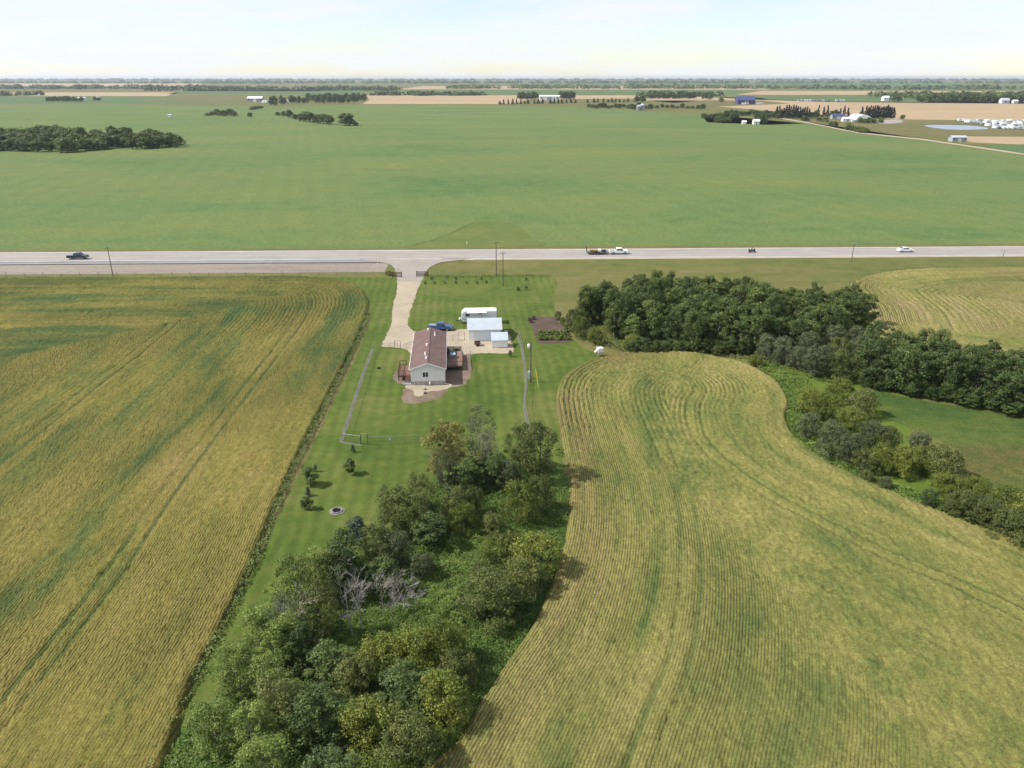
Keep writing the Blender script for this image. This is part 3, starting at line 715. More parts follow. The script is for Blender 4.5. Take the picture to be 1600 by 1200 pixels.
def weeds(name, pix, n, hmin, hmax, leaf, seed, mat, tall=1.0):
    poly = [tuple(P(*p).xy) for p in pix]; rs = np.random.RandomState(seed)
    xs = [p[0] for p in poly]; ys = [p[1] for p in poly]
    x = rs.uniform(min(xs), max(xs), n*3); y = rs.uniform(min(ys), max(ys), n*3)
    m = inside(poly, x, y); x = x[m][:n]; y = y[m][:n]; n = len(x)
    hh = hmin+(hmax-hmin)*vnoise(x/2.2, y/2.2, seed)*vnoise(x/.7, y/.7, seed+1)*1.7
    z = hh*np.sqrt(rs.uniform(.05, 1, n))
    nrm = rs.normal(size=(n, 3))*.5; nrm[:, 2] += 1.0; nrm /= np.linalg.norm(nrm, axis=1)[:, None]
    a = np.cross(nrm, rs.normal(size=(n, 3))); a /= np.linalg.norm(a, axis=1)[:, None]; b = np.cross(nrm, a)
    s = leaf*rs.uniform(.5, 1.4, n)[:, None]; p = np.stack([x, y, z], 1)
    v = np.stack([p-a*s*.5, p+b*s*.3, p+a*s*.5, p-b*s*.3], 1).reshape(-1, 3)
    tone = np.clip(.6*vnoise(x/3, y/3, seed+4)+.4*rs.uniform(0, 1, n), 0, 1)
    o = link(name, np_mesh(name, v, np.arange(n*4).reshape(-1, 4), None, {'tone': tone}), mat)
    return tag(o, kind='stuff')

def dead_tree(px, py, h, seed, r, spread, label, mat='dead_bark', depth=5):
    r *= .62
    p = P(px, py); o = empty('dead_tree', p, 0, label, 'tree')
    mb_ = dead_mesh('dead_branches', seed, h, r, spread, depth); link('branches', mb_, M[mat], o); return o

# --- the big grove right of the yard
g = 'trees of the big grove beside the vegetable garden'
gp = [(905, 505), (925, 486), (990, 482), (1100, 484), (1220, 488), (1330, 494), (1356, 508), (1340, 528), (1260, 548), (1165, 553), (1060, 552), (1000, 545), (945, 528)]
for i, (x, y) in enumerate(scatter(gp, 3.6, 11)):
    dark = (i*7) % 5
    kind = 'dark_tree' if dark < 2 else 'poplar'
    h = trng.uniform(6.2, 10.2) if x < 55 else trng.uniform(5.4, 8.4)
    fr_ = 'front edge' if y < 152 else ('middle' if y < 163 else 'back edge')
    lr_ = 'above the white tank' if x < 33 else ('above the wheat loop' if x < 47 else ('behind the grey willows' if x < 62 else 'near the far right wheat'))
    nm_ = 'dark leafy tree' if kind == 'dark_tree' else 'upright green poplar'
    tree_at(kind, x, y, h, trng.uniform(4.2, 6.0), nm_+' at the '+fr_+' of the big grove, '+lr_, nm_+'s at the '+fr_+' of the grove '+lr_)
for px, py, h, w_, lab in [(907, 527, 4.6, 4.6, 'yellow green willow nearest the garden bed at left end of the big grove'), (930, 538, 3.6, 4.2, 'low rounded willow in front of the left end of the big grove'), (962, 521, 6.0, 6.5, 'broad willow dome tucked behind the front bushes at left end of the grove'), (988, 546, 3.2, 4.4, 'small bright willow at the foot of the grove above the white tank'), (896, 512, 4.2, 4.6, 'leafy bush at the far left tip of the big grove'), (1178, 545, 5.2, 5.0, 'yellow green willow at the front middle of the grove'), (915, 505, 5.0, 5.0, 'olive bush behind the left tip of the grove'), (1340, 520, 4.6, 5.5, 'yellowish bush at right end of the big grove'), (1020, 553, 2.4, 3.2, 'low olive bush at the grove foot over the middle wheat field'), (1120, 556, 2.2, 3.0, 'small dark bush at the grove foot over the middle wheat field')]:
    tree('willow' if 'willow' in lab or 'yellow' in lab else 'olive_bush', px, py, h, w_, lab)
for px, py, h, w_, kind, lab in [
    (1197, 562, 5.0, 5.2, 'grey_willow', 'grey willow at the left of the grey thicket below the grove'),
    (1222, 570, 5.4, 5.4, 'grey_willow', 'tall grey willow beside the yellow green weeds below the grove'),
    (1246, 578, 4.6, 5.0, 'grey_willow', 'purplish grey willow in the middle of the thicket below the grove'),
    (1275, 588, 6.0, 7.0, 'grey_willow', 'large brownish grey willow left of the dark tree row'),
    (1262, 558, 5.2, 5.6, 'grey_willow', 'grey willow behind the large brownish one'),
    (1308, 570, 5.4, 6.4, 'olive_bush', 'olive dome bush between grove and dark tree row'),
    (1345, 566, 5.0, 6.4, 'grey_willow', 'grey brush at the foot of the far right wheat field'),
    (1378, 568, 4.6, 6.0, 'grey_willow', 'grey brush behind the left end of the dark tree row'),
    (1300, 545, 5.0, 5.6, 'grey_willow', 'grey willow at the right end of the big grove'),
    (1335, 545, 4.6, 5.2, 'grey_willow', 'small grey willow beside the wheat at right end of the grove'),
    (1180, 572, 2.2, 4.0, 'willow', 'low bright weeds bush left of the grey thicket'),
    (1312, 594, 5.6, 6.6, 'olive_bush', 'brown green bush in front of the dark tree row at left end')]:
    tree(kind, px, py, h, w_, lab)
for i in range(26):
    px = 990+i*7.2; tree('dark_tree', px+trng.uniform(-3, 3), 551.5+trng.uniform(-2.5, 2), trng.uniform(1.8, 3.6), trng.uniform(2.6, 4.0), 'low leafy bush in the understory along the foot of the big grove', 'understory bushes at the foot of the grove')
for i in range(22):
    px = 1352+i*12; tree('dark_tree', px+trng.uniform(-4, 4), 602+(px-1352)*.192+trng.uniform(-2, 4), trng.uniform(1.8, 3.4), trng.uniform(2.6, 4.0), 'low leafy bush in the understory of the dark tree row', 'understory bushes of the dark tree row')
# --- dark tree row at the right
ordn = ['first', 'second', 'third', 'fourth', 'fifth', 'sixth', 'seventh', 'eighth', 'ninth', 'tenth', 'eleventh', 'twelfth', 'thirteenth']
row = [(1350, 596), (1368, 607), (1392, 612), (1417, 615), (1442, 618), (1466, 622), (1492, 628), (1520, 632), (1545, 638), (1570, 643), (1596, 650), (1625, 656), (1655, 664)]
for j, dy in enumerate((0, -16, -30)):
    for i, (px, py) in enumerate(row):
        px2 = px+trng.uniform(-6, 6)+j*8; py2 = py+dy+trng.uniform(-3, 3)
        tree('dark_tree', px2, py2, trng.uniform(6.6, 8.8)+(1.0 if i in (3, 4, 7) else 0), trng.uniform(4.8, 6.2), ordn[i]+' tree from left in the '+('front', 'middle', 'back')[j]+' line of dark trees above the meadow', 'dark trees in the row above the wet meadow')
# --- willow thicket between the middle wheat and the meadow
th = [('willow', 1262, 646, 4.4, 5.6, 'bright willow at the upper left corner of the thicket by the wheat bulge'), ('willow', 1285, 656, 4.6, 5.6, 'yellow green willow second from the wheat bulge'), ('willow', 1310, 634, 4.8, 6.4, 'large willow dome below the grey thicket'), ('olive_bush', 1345, 650, 4.6, 6.2, 'dark olive bush at the meadow end of the thicket'), ('willow', 1330, 672, 3.6, 6.0, 'low willow in the middle of the thicket'), ('grey_willow', 1261, 684, 4.0, 4.6, 'round grey willow closest to the wheat bulge'),
      ('grey_willow', 1296, 712, 5.4, 5.2, 'tall grey willow in front middle of the thicket'), ('grey_willow', 1325, 724, 4.8, 5.0, 'dark grey willow at the wheat edge in front of the thicket'), ('grey_willow', 1362, 700, 4.2, 5.2, 'grey willow half hidden in the thicket centre'), ('olive_bush', 1382, 706, 4.0, 5.0, 'olive bush behind the front willows of the thicket'), ('olive_bush', 1348, 738, 3.4, 4.4, 'low green bush right of the dark grey willow'), ('willow', 1375, 738, 4.2, 5.0, 'rounded willow in the front row of the thicket'), ('willow', 1404, 742, 4.2, 5.2, 'rounded willow right of centre in the front row of the thicket'), ('grey_willow', 1432, 716, 4.0, 5.0, 'grey willow beside the brown meadow patch'), ('olive_bush', 1466, 744, 4.6, 6.6, 'broad dark bush at right end of the thicket'), ('willow', 1440, 738, 3.8, 5.4, 'bright willow before the broad dark bush'),
      ('grey_willow', 1381, 764, 1.8, 2.2, 'tiny dark grey bush alone at the wheat edge'), ('olive_bush', 1352, 752, 1.6, 2.4, 'tiny green bush alone at the wheat edge'), ('dark_tree', 1448, 794, 2.6, 2.6, 'small dark shrub at the left tip of the right hand willow band'),
      ('willow', 1478, 778, 3.4, 5.6, 'bright willow at the upper left of the right hand band'), ('willow', 1520, 786, 3.4, 6.4, 'low wide willow along the meadow edge of the right hand band'), ('olive_bush', 1500, 806, 3.4, 5.4, 'olive bush in the middle of the right hand band'), ('olive_bush', 1540, 822, 3.6, 5.6, 'olive bush right of the middle of the right hand band'), ('grey_willow', 1530, 812, 3.2, 4.0, 'grey shrub deep in the right hand band'), ('willow', 1566, 806, 3.8, 6.6, 'wide willow at the upper right of the right hand band'), ('willow', 1604, 822, 4.0, 7.0, 'wide willow cut by the right edge of the picture'), ('olive_bush', 1578, 846, 4.0, 6.0, 'dark bush at the lower right of the band by the wheat'), ('olive_bush', 1618, 862, 4.2, 6.6, 'dark bush at the right picture edge by the wheat'), ('willow', 1660, 860, 4.0, 7.0, 'willow beyond the right picture edge')]
for k, px, py, h, w_, lab in th: tree(k, px, py, h, w_, lab)

# --- near thicket in the foreground
near = [
 ('yellow_birch', 690, 755, 9.2, 5.6, 'yellowing birch nearest the back fence'),
 ('yellow_birch', 712, 742, 8.0, 4.4, 'thin yellow birch behind the front one near the fence'),
 ('grey_birch', 752, 738, 10.2, 6.0, 'tall pale twiggy birch in the middle of the upper foreground clump'),
 ('grey_birch', 700, 768, 6.0, 3.6, 'short pale twiggy birch below the yellowing one'),
 ('round_tree', 843, 752, 8.6, 6.8, 'full round green tree casting a shadow on the wheat'),
 ('round_tree', 812, 735, 7.2, 5.2, 'green tree behind the full round one'),
 ('dark_tree', 738, 766, 4.8, 5.0, 'dark shaded tree below the tall pale birch'),
 ('dark_tree', 772, 760, 5.0, 4.6, 'dark small tree between pale birch and round tree'),
 ('grey_willow', 797, 766, 4.4, 3.8, 'grey twiggy shrub at the foot of the round tree'),
 ('willow', 812, 815, 5.4, 6.0, 'yellow green willow dome by the wheat edge'),
 ('olive_bush', 843, 800, 5.0, 4.2, 'dark side dome of the willow by the wheat edge'),
 ('olive_tree', 618, 842, 6.8, 5.8, 'olive yellow tree above the blue grey shrub'),
 ('olive_tree', 652, 838, 6.4, 5.0, 'olive tree right of the olive yellow one'),
 ('dark_tree', 676, 856, 4.6, 5.4, 'dark shaded tree in front of the olive pair'),
 ('olive_bush', 712, 822, 5.2, 5.0, 'olive bush right of the olive pair'),
 ('willow', 724, 836, 4.2, 4.2, 'bright bush beside the green undergrowth'),
 ('olive_bush', 741, 806, 4.0, 3.6, 'brownish bush at right of the olive clump'),
 ('blue_shrub', 560, 848, 3.4, 2.8, 'blue grey shrub near the fire pit'),
 ('olive_tree', 590, 890, 6.0, 5.0, 'olive brown tree left of the grey twig clump'),
 ('grey_willow', 622, 890, 5.0, 4.8, 'grey twig clump under the olive trees'),
 ('willow', 834, 900, 4.9, 7.6, 'large willow dome overhanging the wheat edge'),
 ('willow', 790, 882, 4.2, 6.0, 'willow dome left of the large one at the wheat edge'),
 ('olive_bush', 818, 930, 4.4, 6.2, 'dark lower willow dome at the wheat edge'),
 ('olive_bush', 764, 968, 5.2, 7.8, 'broad dark willow in the lower right of the thicket'),
 ('olive_bush', 752, 905, 2.0, 3.0, 'low olive bush in the undergrowth'),
 ('olive_bush', 790, 962, 3.6, 4.2, 'olive bush right of the broad dark willow'),
 ('leafy_tree', 508, 935, 6.2, 5.0, 'bright leafy tree at the top of the left foreground clump'),
 ('leafy_tree', 468, 950, 6.6, 5.0, 'bright leafy tree second from the wheat in the left clump'),
 ('leafy_tree', 448, 985, 6.0, 4.8, 'leafy tree next to the left wheat field'),
 ('dark_tree', 528, 935, 6.6, 4.8, 'dark leafy tree behind the white dead trunks'),
 ('dark_tree', 545, 905, 6.2, 4.6, 'dark leafy tree above the white dead trunks'),
 ('leafy_tree', 412, 1035, 6.0, 5.0, 'leafy tree leaning over the wheat at lower left'),
 ('leafy_tree', 448, 1045, 6.0, 5.0, 'leafy tree right of the lower left one'),
 ('dark_tree', 470, 1050, 5.4, 4.8, 'dark tree under the grey dead tree'),
 ('olive_tree', 503, 1000, 8.4, 4.8, 'olive tree with pale trunk beside the grey dead tree'),
 ('dark_tree', 520, 1070, 4.4, 5.0, 'dark shaded bush at the bottom middle of the left clump'),
 ('leafy_tree', 378, 1095, 6.0, 5.0, 'leafy tree at the bottom left of the thicket'),
 ('leafy_tree', 425, 1110, 5.6, 5.0, 'leafy tree at the bottom of the left clump'),
 ('olive_tree', 655, 800, 5.2, 4.8, 'olive tree on the lawn side above the olive pair'),
 ('dark_tree', 712, 772, 4.6, 4.6, 'dark shaded bush below the yellowing birch'),
 ('dark_tree', 600, 930, 4.6, 4.4, 'dark shaded bush behind the pale dead branches'),
 ('olive_bush', 770, 835, 2.8, 3.6, 'low olive bush in the middle of the green undergrowth'),
 ('grey_willow', 660, 905, 3.2, 3.4, 'small grey willow at the left rim of the undergrowth'),
 ('willow', 600, 1058, 4.4, 6.0, 'bright willow at the bottom middle of the thicket'),
 ('willow', 650, 1050, 4.8, 6.0, 'tall bright willow at the bottom middle'),
 ('willow', 698, 1040, 4.8, 5.4, 'bright willow right of the tall one at the bottom'),
 ('olive_bush', 715, 1072, 3.8, 4.6, 'dark bush at the bottom beside the wheat'),
 ('olive_bush', 560, 1085, 4.2, 5.2, 'olive bush at the bottom of the thicket'),
 ('dark_tree', 640, 1110, 4.6, 6.0, 'dark tree below the bright willows'),
 ('willow', 690, 1130, 4.8, 6.4, 'willow in the lower strip of the thicket'),
 ('leafy_tree', 342, 1180, 5.6, 5.0, 'leafy tree low at the wheat corner'),
 ('leafy_tree', 400, 1190, 5.6, 5.0, 'leafy tree low in the bottom left clump'),
 ('olive_tree', 440, 1150, 6.0, 5.6, 'olive tree low in the bottom clump'),
 ('dark_tree', 500, 1160, 5.4, 5.4, 'dark tree low in the bottom clump'),
 ('willow', 580, 1170, 4.6, 6.4, 'willow low in the bottom middle'),
 ('olive_bush', 640, 1200, 4.6, 6.4, 'olive bush low in the bottom middle'),
 ('leafy_tree', 420, 1250, 5.6, 5.6, 'leafy tree at the very bottom left'),
 ('dark_tree', 520, 1260, 5.0, 5.6, 'dark tree at the very bottom middle'),
 ('willow', 600, 1270, 4.6, 6.4, 'willow at the very bottom'),
]
for k, px, py, h, w_, lab in near:
    if h: tree(k, px, py, h, w_, lab)
dead_tree(551, 992, 8.6, 4, .13, .75, 'tall white dead tree with bare branches reaching right')
dead_tree(566, 985, 7.6, 9, .11, .85, 'second white dead tree right of the tall one')
dead_tree(600, 962, 5.6, 21, .08, 1.1, 'pale fallen looking dead branches right of the white trunks')
dead_tree(632, 958, 5.8, 14, .09, 1.2, 'grey bare bush at the edge of the green undergrowth', 'dead_bark', 5)
dead_tree(458, 1020, 8.0, 33, .10, .9, 'grey bare dead tree in the middle of the left clump', 'dead_bark', 5)
dead_tree(648, 965, 4.2, 52, .07, 1.3, 'low sprawling grey dead shrub right of the bare bush')
dead_tree(612, 972, 4.6, 61, .07, 1.2, 'grey tangled dead shrub below the pale dead branches')
dead_tree(540, 925, 5.6, 45, .08, .8, 'thin grey dead stem above the white trunks')
weeds('undergrowth_weeds', [(735, 800), (800, 830), (770, 870), (800, 900), (730, 940), (720, 1000), (640, 1010), (600, 1030), (560, 1040), (600, 985), (650, 950), (660, 900), (690, 870)], 60000, .25, 1.4, .17, 3, L['weed'])
weeds('thicket_floor_weeds', [(680, 755), (830, 740), (890, 770), (884, 850), (845, 955), (790, 1050), (730, 1230), (200, 1250), (335, 1095), (395, 990), (450, 935), (535, 890), (600, 845), (645, 790)], 110000, .1, .8, .2, 7, L['weed'])
weeds('wheat_edge_weeds', [(575, 482), (579, 492), (560, 540), (513, 635), (463, 735), (430, 812), (401, 885), (350, 990), (312, 1062), (215, 1260), (196, 1260), (300, 1062), (340, 985), (392, 880), (421, 808), (455, 728), (505, 632), (553, 537)], 15000, .2, .9, .24, 5, L['poplar'])
weeds('meadow_edge_weeds', [(1165, 562), (1215, 572), (1262, 592), (1290, 640), (1275, 700), (1380, 745), (1520, 812), (1500, 820), (1380, 770), (1262, 706), (1225, 660), (1230, 630), (1207, 597)], 16000, .15, .8, .26, 8, L['weed'])
weeds('grove_floor_weeds', [(880, 500), (900, 530), (950, 545), (1000, 556), (1170, 562), (1260, 590), (1300, 600), (1380, 590), (1340, 500)], 26000, .1, .9, .34, 12, L['poplar'])
weeds('fence_line_weeds', [(672, 430), (860, 430), (860, 433), (672, 434)], 900, .1, .7, .3, 13, L['olive'])

# --- yard trees
for kind, px, py, h, w_, lab in [('yard_tree', 485, 758, 2.7, 2.3, 'largest dark little tree on the lawn left of the fence corner'), ('yard_tree', 547, 741, 2.3, 1.9, 'small dark tree on the lawn below the fence corner'), ('yard_tree', 480, 796, 1.9, 1.6, 'small dark tree on the lawn nearest the fire pit'), ('blue_shrub', 482, 775, 1.3, .8, 'thin reddish sapling between two dark little trees'), ('blue_shrub', 552, 707, 1.2, .7, 'thin pale sapling below the back fence'), ('blue_shrub', 493, 737, 1.2, .6, 'thin sapling above the largest dark little tree'),
    ('olive_bush', 797, 557, 1.3, 1.0, 'narrow grey green shrub in front of the white shed'), ('dark_tree', 872, 500, 2.0, 2.0, 'dark shrub at the back corner of the garden bed'), ('olive_bush', 879, 508, 1.8, 2.0, 'olive shrub on the right edge of the garden bed'), ('dark_tree', 884, 518, 1.8, 1.9, 'dark shrub at the right edge of the garden bed'), ('olive_bush', 828, 504, 1.2, 1.4, 'flowering shrub at the left edge of the garden bed'), ('blue_shrub', 834, 500, 1.0, 1.0, 'small grey shrub at the far left corner of the garden bed'), ('olive_bush', 608, 430, 1.2, 2.8, 'weedy bush behind the left entrance gate')]:
    tree(kind, px, py, h, w_, lab)
for i, (px, py) in enumerate([(664, 444), (674, 437.5), (679, 444), (695, 443), (713, 437.5), (712, 443.5), (729, 443.5), (745, 443.5), (752, 437.5), (760, 443), (822, 438.5)]):
    tree('seedling', px, py, .8, .8, 'tiny dark seedling in the planted rows at the top of the lawn', 'seedlings planted in rows on the lawn')
tree('seedling', 810, 454, .9, 1.2, 'low dark shrub on the left of a pair on the upper lawn')
tree('seedling', 822, 454, 1.2, 1.0, 'taller dark shrub on the right of a pair on the upper lawn')
# vegetable rows
for k in range(9):
    px = 843+k*5.4
    for r, py in enumerate((522, 526.5, 531)):
        tree('vegetable', px+trng.uniform(-1, 1)+r*1.2, py, trng.uniform(.7, 1.0), trng.uniform(1.0, 1.4), 'leafy vegetable plant in the green rows of the garden bed', 'vegetable plants in the garden bed')

# --- far trees
g1 = 'trees of the far left bush in the green field'
for x, y in scatter([(-60, 236), (-60, 222), (60, 214), (160, 216), (250, 221), (292, 228), (262, 231), (205, 234), (165, 233.5), (140, 238), (60, 237.5)], 14.0, 4):
    tree_at('far_tree' if trng.random() < .7 else 'far_bush', x, y, trng.uniform(6, 11) if x < -230 else trng.uniform(4, 8), trng.uniform(10, 17), 'dark tree at the '+('left', 'middle', 'right')[min(2, max(0, int((x+430)/75)))]+' of the far left bush in the green field, '+('front rows' if y < 640 else 'back rows'), g1)
tree('willow', 104, 238, 9.0, 16, 'yellowish round tree at the front of the far left bush')
hed = [(434, 181, 5, 8), (443, 182, 7, 9), (452, 184, 10, 11), (461, 187, 7, 9), (470, 189.5, 9, 12), (479, 190.5, 12, 14), (488, 191.5, 11, 13), (497, 193, 10, 13), (506, 193.5, 11, 14), (516, 194.5, 10, 12), (538, 196, 13, 16), (546, 196.5, 13, 15), (556, 196.5, 4, 8)]
for i, (px, py, h, w_) in enumerate(hed): tree('far_tree', px, py, h, w_, ordn[i]+' bush from the left in the short hedge across the green field', 'bushes of the short hedge in the green field')
for px, py, h, w_ in [(324, 181, 4, 9), (332, 181, 6, 10), (341, 181, 9, 13), (350, 181.5, 8, 13), (360, 181.5, 10, 14), (367, 182, 7, 10)]:
    tree('far_tree', px, py, h, w_, 'dark tree in the small far clump left of the hedge', 'trees of the small far clump')
tree('far_tree', 391, 183, 6, 9, 'lone small bush between far clump and hedge')
def line_of(kind, spots, lab, grp, h=(8, 12), w_=(8, 12)):
    for px, py in spots: tree(kind, px, py, trng.uniform(*h), trng.uniform(*w_), lab, grp)
line_of('far_tree', [(74+i*4.2, 159-(i % 2)*.6) for i in range(14)] + [(149, 157.5), (155, 157.5)], 'dark tree around the farmstead at far upper left', 'trees of the upper left farmstead', (7, 12))
line_of('far_tree', [(424, 165), (430, 165), (440, 163.5), (444, 163), (455, 161.5), (460, 161.5), (468, 162), (474, 161.5), (480, 161.5), (497, 161.5), (505, 162), (514, 161.5), (522, 161.5), (530, 161.8), (537, 161.5), (545, 161), (552, 160.5), (557, 160)], 'dark tree in the shelterbelt of the farmstead left of the ripe field', 'shelterbelt trees left of the ripe field', (11, 17), (10, 16))
line_of('far_tree', [(482+i*4.6, 157+(i % 3)*.5) for i in range(20)], 'dark tree at the back of the shelterbelt left of the ripe field', 'back shelterbelt trees left of the ripe field', (12, 18), (12, 18))
line_of('far_bush', [(393+i*2.6, 171.5-i*.45) for i in range(7)], 'low brush along a far field edge', 'low brush along the far field edge', (3, 5), (8, 10))
line_of('spruce', [(781, 163.5), (787, 163.2), (794, 163), (801, 163), (807, 163), (814, 162.8), (820, 162.5), (825, 162.5), (835, 162.3), (841, 162.3), (848, 162), (860, 162), (866, 162), (872, 162), (878, 161.8), (885, 161.6), (892, 161.4), (899, 161.2), (918, 160.8), (928, 160.6), (934, 160.4), (943, 160.2), (950, 160), (956, 160), (962, 160), (968, 159.8), (975, 159.6), (981, 159.4)], 'small spruce in the line along the far edge of the green field', 'spruces lining the far edge of the green field', (6, 11), (6, 10))
line_of('far_tree', [(812+i*4.2, 155.5) for i in range(7)] + [(877+i*3.8, 155) for i in range(6)], 'dark tree behind the far metal building', 'trees around the far metal building', (13, 19), (13, 20))
line_of('far_tree', [(920+i*6, 168+(i % 3)*.8) for i in range(13)] + [(985, 170), (992, 171), (998, 166), (1008, 170.5), (1016, 171), (1026, 170), (1034, 169), (1042, 169), (1050, 169), (1058, 169.5), (1066, 169.5), (1074, 169.8), (1082, 170), (1090, 170.4), (1098, 171)], 'tree in the hedge beside the far steel bins', 'trees of the hedge beside the steel bins', (4, 9), (8, 13))
line_of('far_tree', [(995, 160), (1003, 160)] + [(1015+i*5.2, 154.5) for i in range(14)] + [(1099, 155), (1104, 155), (1110, 155.5)], 'distant dark tree beyond the far ripe field', 'distant trees beyond the far ripe field', (10, 16), (13, 19))
tree('far_tree', 1127, 160, 9, 14, 'lone round tree in the far pasture')
line_of('far_tree', [(1099, 185), (1104, 185.5), (1110, 186), (1117, 186), (1124, 186), (1131, 185), (1137, 185), (1144, 185.5), (1150, 185.5), (1142, 179), (1150, 178), (1135, 180)], 'dark tree in the left block of the far grove', 'trees in the left block of the far grove', (5, 8), (8, 12))
line_of('far_bush', [(1120, 191), (1126, 192), (1132, 192.5), (1138, 192)], 'pale green bush before the far grove', 'pale bushes before the far grove', (5, 7), (8, 10))
line_of('far_tree', [(1158+i*5, 181-(i % 2)*1.5) for i in range(12)] + [(1182+i*5.5, 186-(i % 3)) for i in range(7)], 'tree in the middle of the far grove', 'trees in the middle of the far grove', (5, 8), (8, 12))
line_of('spruce', [(1213+i*3.6, 183.5+(i % 3)*.8) for i in range(15)], 'dark spruce in the windbreak right of the far grove', 'spruces of the far windbreak', (11, 17), (7, 10))
line_of('far_tree', [(1268, 185), (1274, 185), (1299, 183), (1306, 183), (1194, 194), (1189, 194), (1245, 185)], 'tree near the far yard', 'trees near the far yard', (7, 11), (8, 11))
line_of('spruce', [(1278, 183), (1286, 183), (1292, 182.5), (1312, 183), (1318, 183), (1324, 183.5), (1346, 181)], 'pointed spruce left of the white rounded building', 'spruces left of the white rounded building', (11, 16), (6, 8))
line_of('spruce', [(1352+i*3.3, 184+(i % 2)) for i in range(14)], 'tall dark spruce right of the white rounded building', 'spruces right of the white rounded building', (13, 17), (8, 10))
line_of('far_bush', [(1256, 189), (1262, 189), (1280, 190), (1290, 191), (1298, 197), (1304, 198), (1325, 203), (1332, 204.5), (1340, 206), (1346, 207.5), (1352, 208)], 'green bush beside the far gravel road', 'bushes beside the far gravel road', (4, 6), (7, 9))
line_of('far_bush', [(1344, 192), (1351, 192.5), (1358, 192.5), (1366, 192.5), (1376, 192), (1410, 186)], 'bush in front of the white rounded building', 'bushes in front of the white rounded building', (4, 6), (7, 9))
line_of('far_tree', [(1395, 158.5), (1402, 158.8)] + [(1436+i*6.2, 159.5+(i % 3)*.6) for i in range(12)] + [(1505+i*6.2, 161-(i % 2)*1.2) for i in range(16)], 'tree in the distant wood at upper right', 'trees of the distant upper right wood', (12, 20), (15, 24))

def woods(name, x0, x1, y, dep, h, seed, n):
    """a far-off wood that reads as one dark band"""
    rs = np.random.RandomState(seed); a = P(x0, y); b = P(x1, y)
    c = np.stack([rs.uniform(a.x, b.x, n), a.y+(b.y-a.y)*rs.uniform(0, 1, n)+rs.uniform(-dep/2, dep/2, n), np.zeros(n)], 1)
    hh = h*rs.uniform(.6, 1.15, n); m = 26
    ci = np.repeat(np.arange(n), m); d = rs.normal(size=(n*m, 3)); d[:, 2] = np.abs(d[:, 2]); d /= np.linalg.norm(d, axis=1)[:, None]
    p = c[ci]+d*np.stack([hh[ci]*1.3, hh[ci]*.8, hh[ci]], 1)
    nrm = d+rs.normal(size=d.shape)*.4; nrm /= np.linalg.norm(nrm, axis=1)[:, None]
    e = np.cross(nrm, rs.normal(size=d.shape)); e /= np.linalg.norm(e, axis=1)[:, None]; f = np.cross(nrm, e); s = (hh[ci]*.32)[:, None]
    v = np.stack([p-e*s, p+f*s, p+e*s, p-f*s], 1).reshape(-1, 3)
    tag(link(name, np_mesh(name, v, np.arange(n*m*4).reshape(-1, 4), None, {'tone': rs.uniform(0, 1, n*m)}), L['dark']), kind='stuff')
for i, (x0, x1, y, dep, h, n) in enumerate([(1380, 1700, 152.5, 200, 13, 170), (-200, 60, 149.5, 150, 12, 90), (580, 760, 149, 120, 11, 60), (1000, 1120, 150, 120, 12, 70), (250, 620, 141, 300, 15, 160), (700, 1300, 138, 400, 16, 220), (1300, 1900, 139, 400, 16, 200), (-300, 300, 138.5, 400, 16, 180), (-400, 2100, 130, 900, 20, 900), (-500, 2200, 125.5, 2200, 26, 1100)]):
    woods('distant_woodland', x0, x1, y, dep, h, 50+i, n)

# ------------------------------------------------------------------ buildings
def gable_shell(w_, dep, hw, rise, z0=0.0, ridge='y'):
    """walls with gables; origin at the middle of the front edge, depth along +y"""
    mb = MB()
    if ridge == 'y': prof = [(-w_/2, z0), (w_/2, z0), (w_/2, hw), (0, hw+rise), (-w_/2, hw)]; mb.prism(prof, 0, dep, 'y')
    else: prof = [(0, z0), (dep, z0), (dep, hw), (dep/2, hw+rise), (0, hw)]; mb.prism(prof, -w_/2, w_/2, 'x')
    return mb
def gable_roof(w_, dep, hw, rise, over=.35, thick=.16, ridge='y'):
    mb = MB(); span = (w_ if ridge == 'y' else dep)/2; k = rise/span; e = span+over; ze = hw-over*k
    pr = [(-e, ze), (0, hw+rise), (e, ze), (e, ze+thick), (0, hw+rise+thick), (-e, ze+thick)]
    if ridge == 'y': mb.prism(pr, -over, dep+over, 'y')
    else: mb.prism([(p+dep/2, q) for p, q in pr], -w_/2-over, w_/2+over, 'x')
    return mb

YAW = R(4.25)
hp = P(669.2, 601.6)
house = empty('brown_roofed_house', hp, YAW, 'long single storey house with brown shingled gable roof and pale grey siding', 'house')
HW, HD, HH, HR = 5.8, 20.2, 3.05, 1.02
gable_shell(HW, HD, HH, HR, .75).build('wall', M['siding'], house)
mb = MB()                                   # lap siding courses, each standing a little proud
z = .78
while z < HH+HR-.15:
    half = HW/2 if z < HH else HW/2*(1-(z-HH)/HR)
    if half > .2:
        for y_, s_ in ((-.002, -1), (HD+.002, 1)):
            mb.add([(-half, y_, z+.17), (half, y_, z+.17), (half, y_+s_*.022, z), (-half, y_+s_*.022, z)], [(0, 1, 2, 3)])
    if z < HH-.1:
        for x_ in (-1, 1):
            X0 = x_*(HW/2+.002); mb.add([(X0, 0, z+.17), (X0, HD, z+.17), (X0+x_*.022, HD, z), (X0+x_*.022, 0, z)], [(0, 1, 2, 3)])
    z += .19
tag(mb.build('siding_course', M['siding'], house), kind='stuff')
mb = MB().box((0, HD/2, .38), (HW-.12, HD-.12, .76)); mb.build('skirting', M['skirt'], house)
mb = MB()
for i in range(7): mb.box((-HW/2+.5+i*.8, .03, .38), (.04, .03, .72))
mb.build('skirting_batten', M['siding'], house)
roof = gable_roof(HW, HD, HH, HR, .3, .14).build('roof', M['shingle'], house)
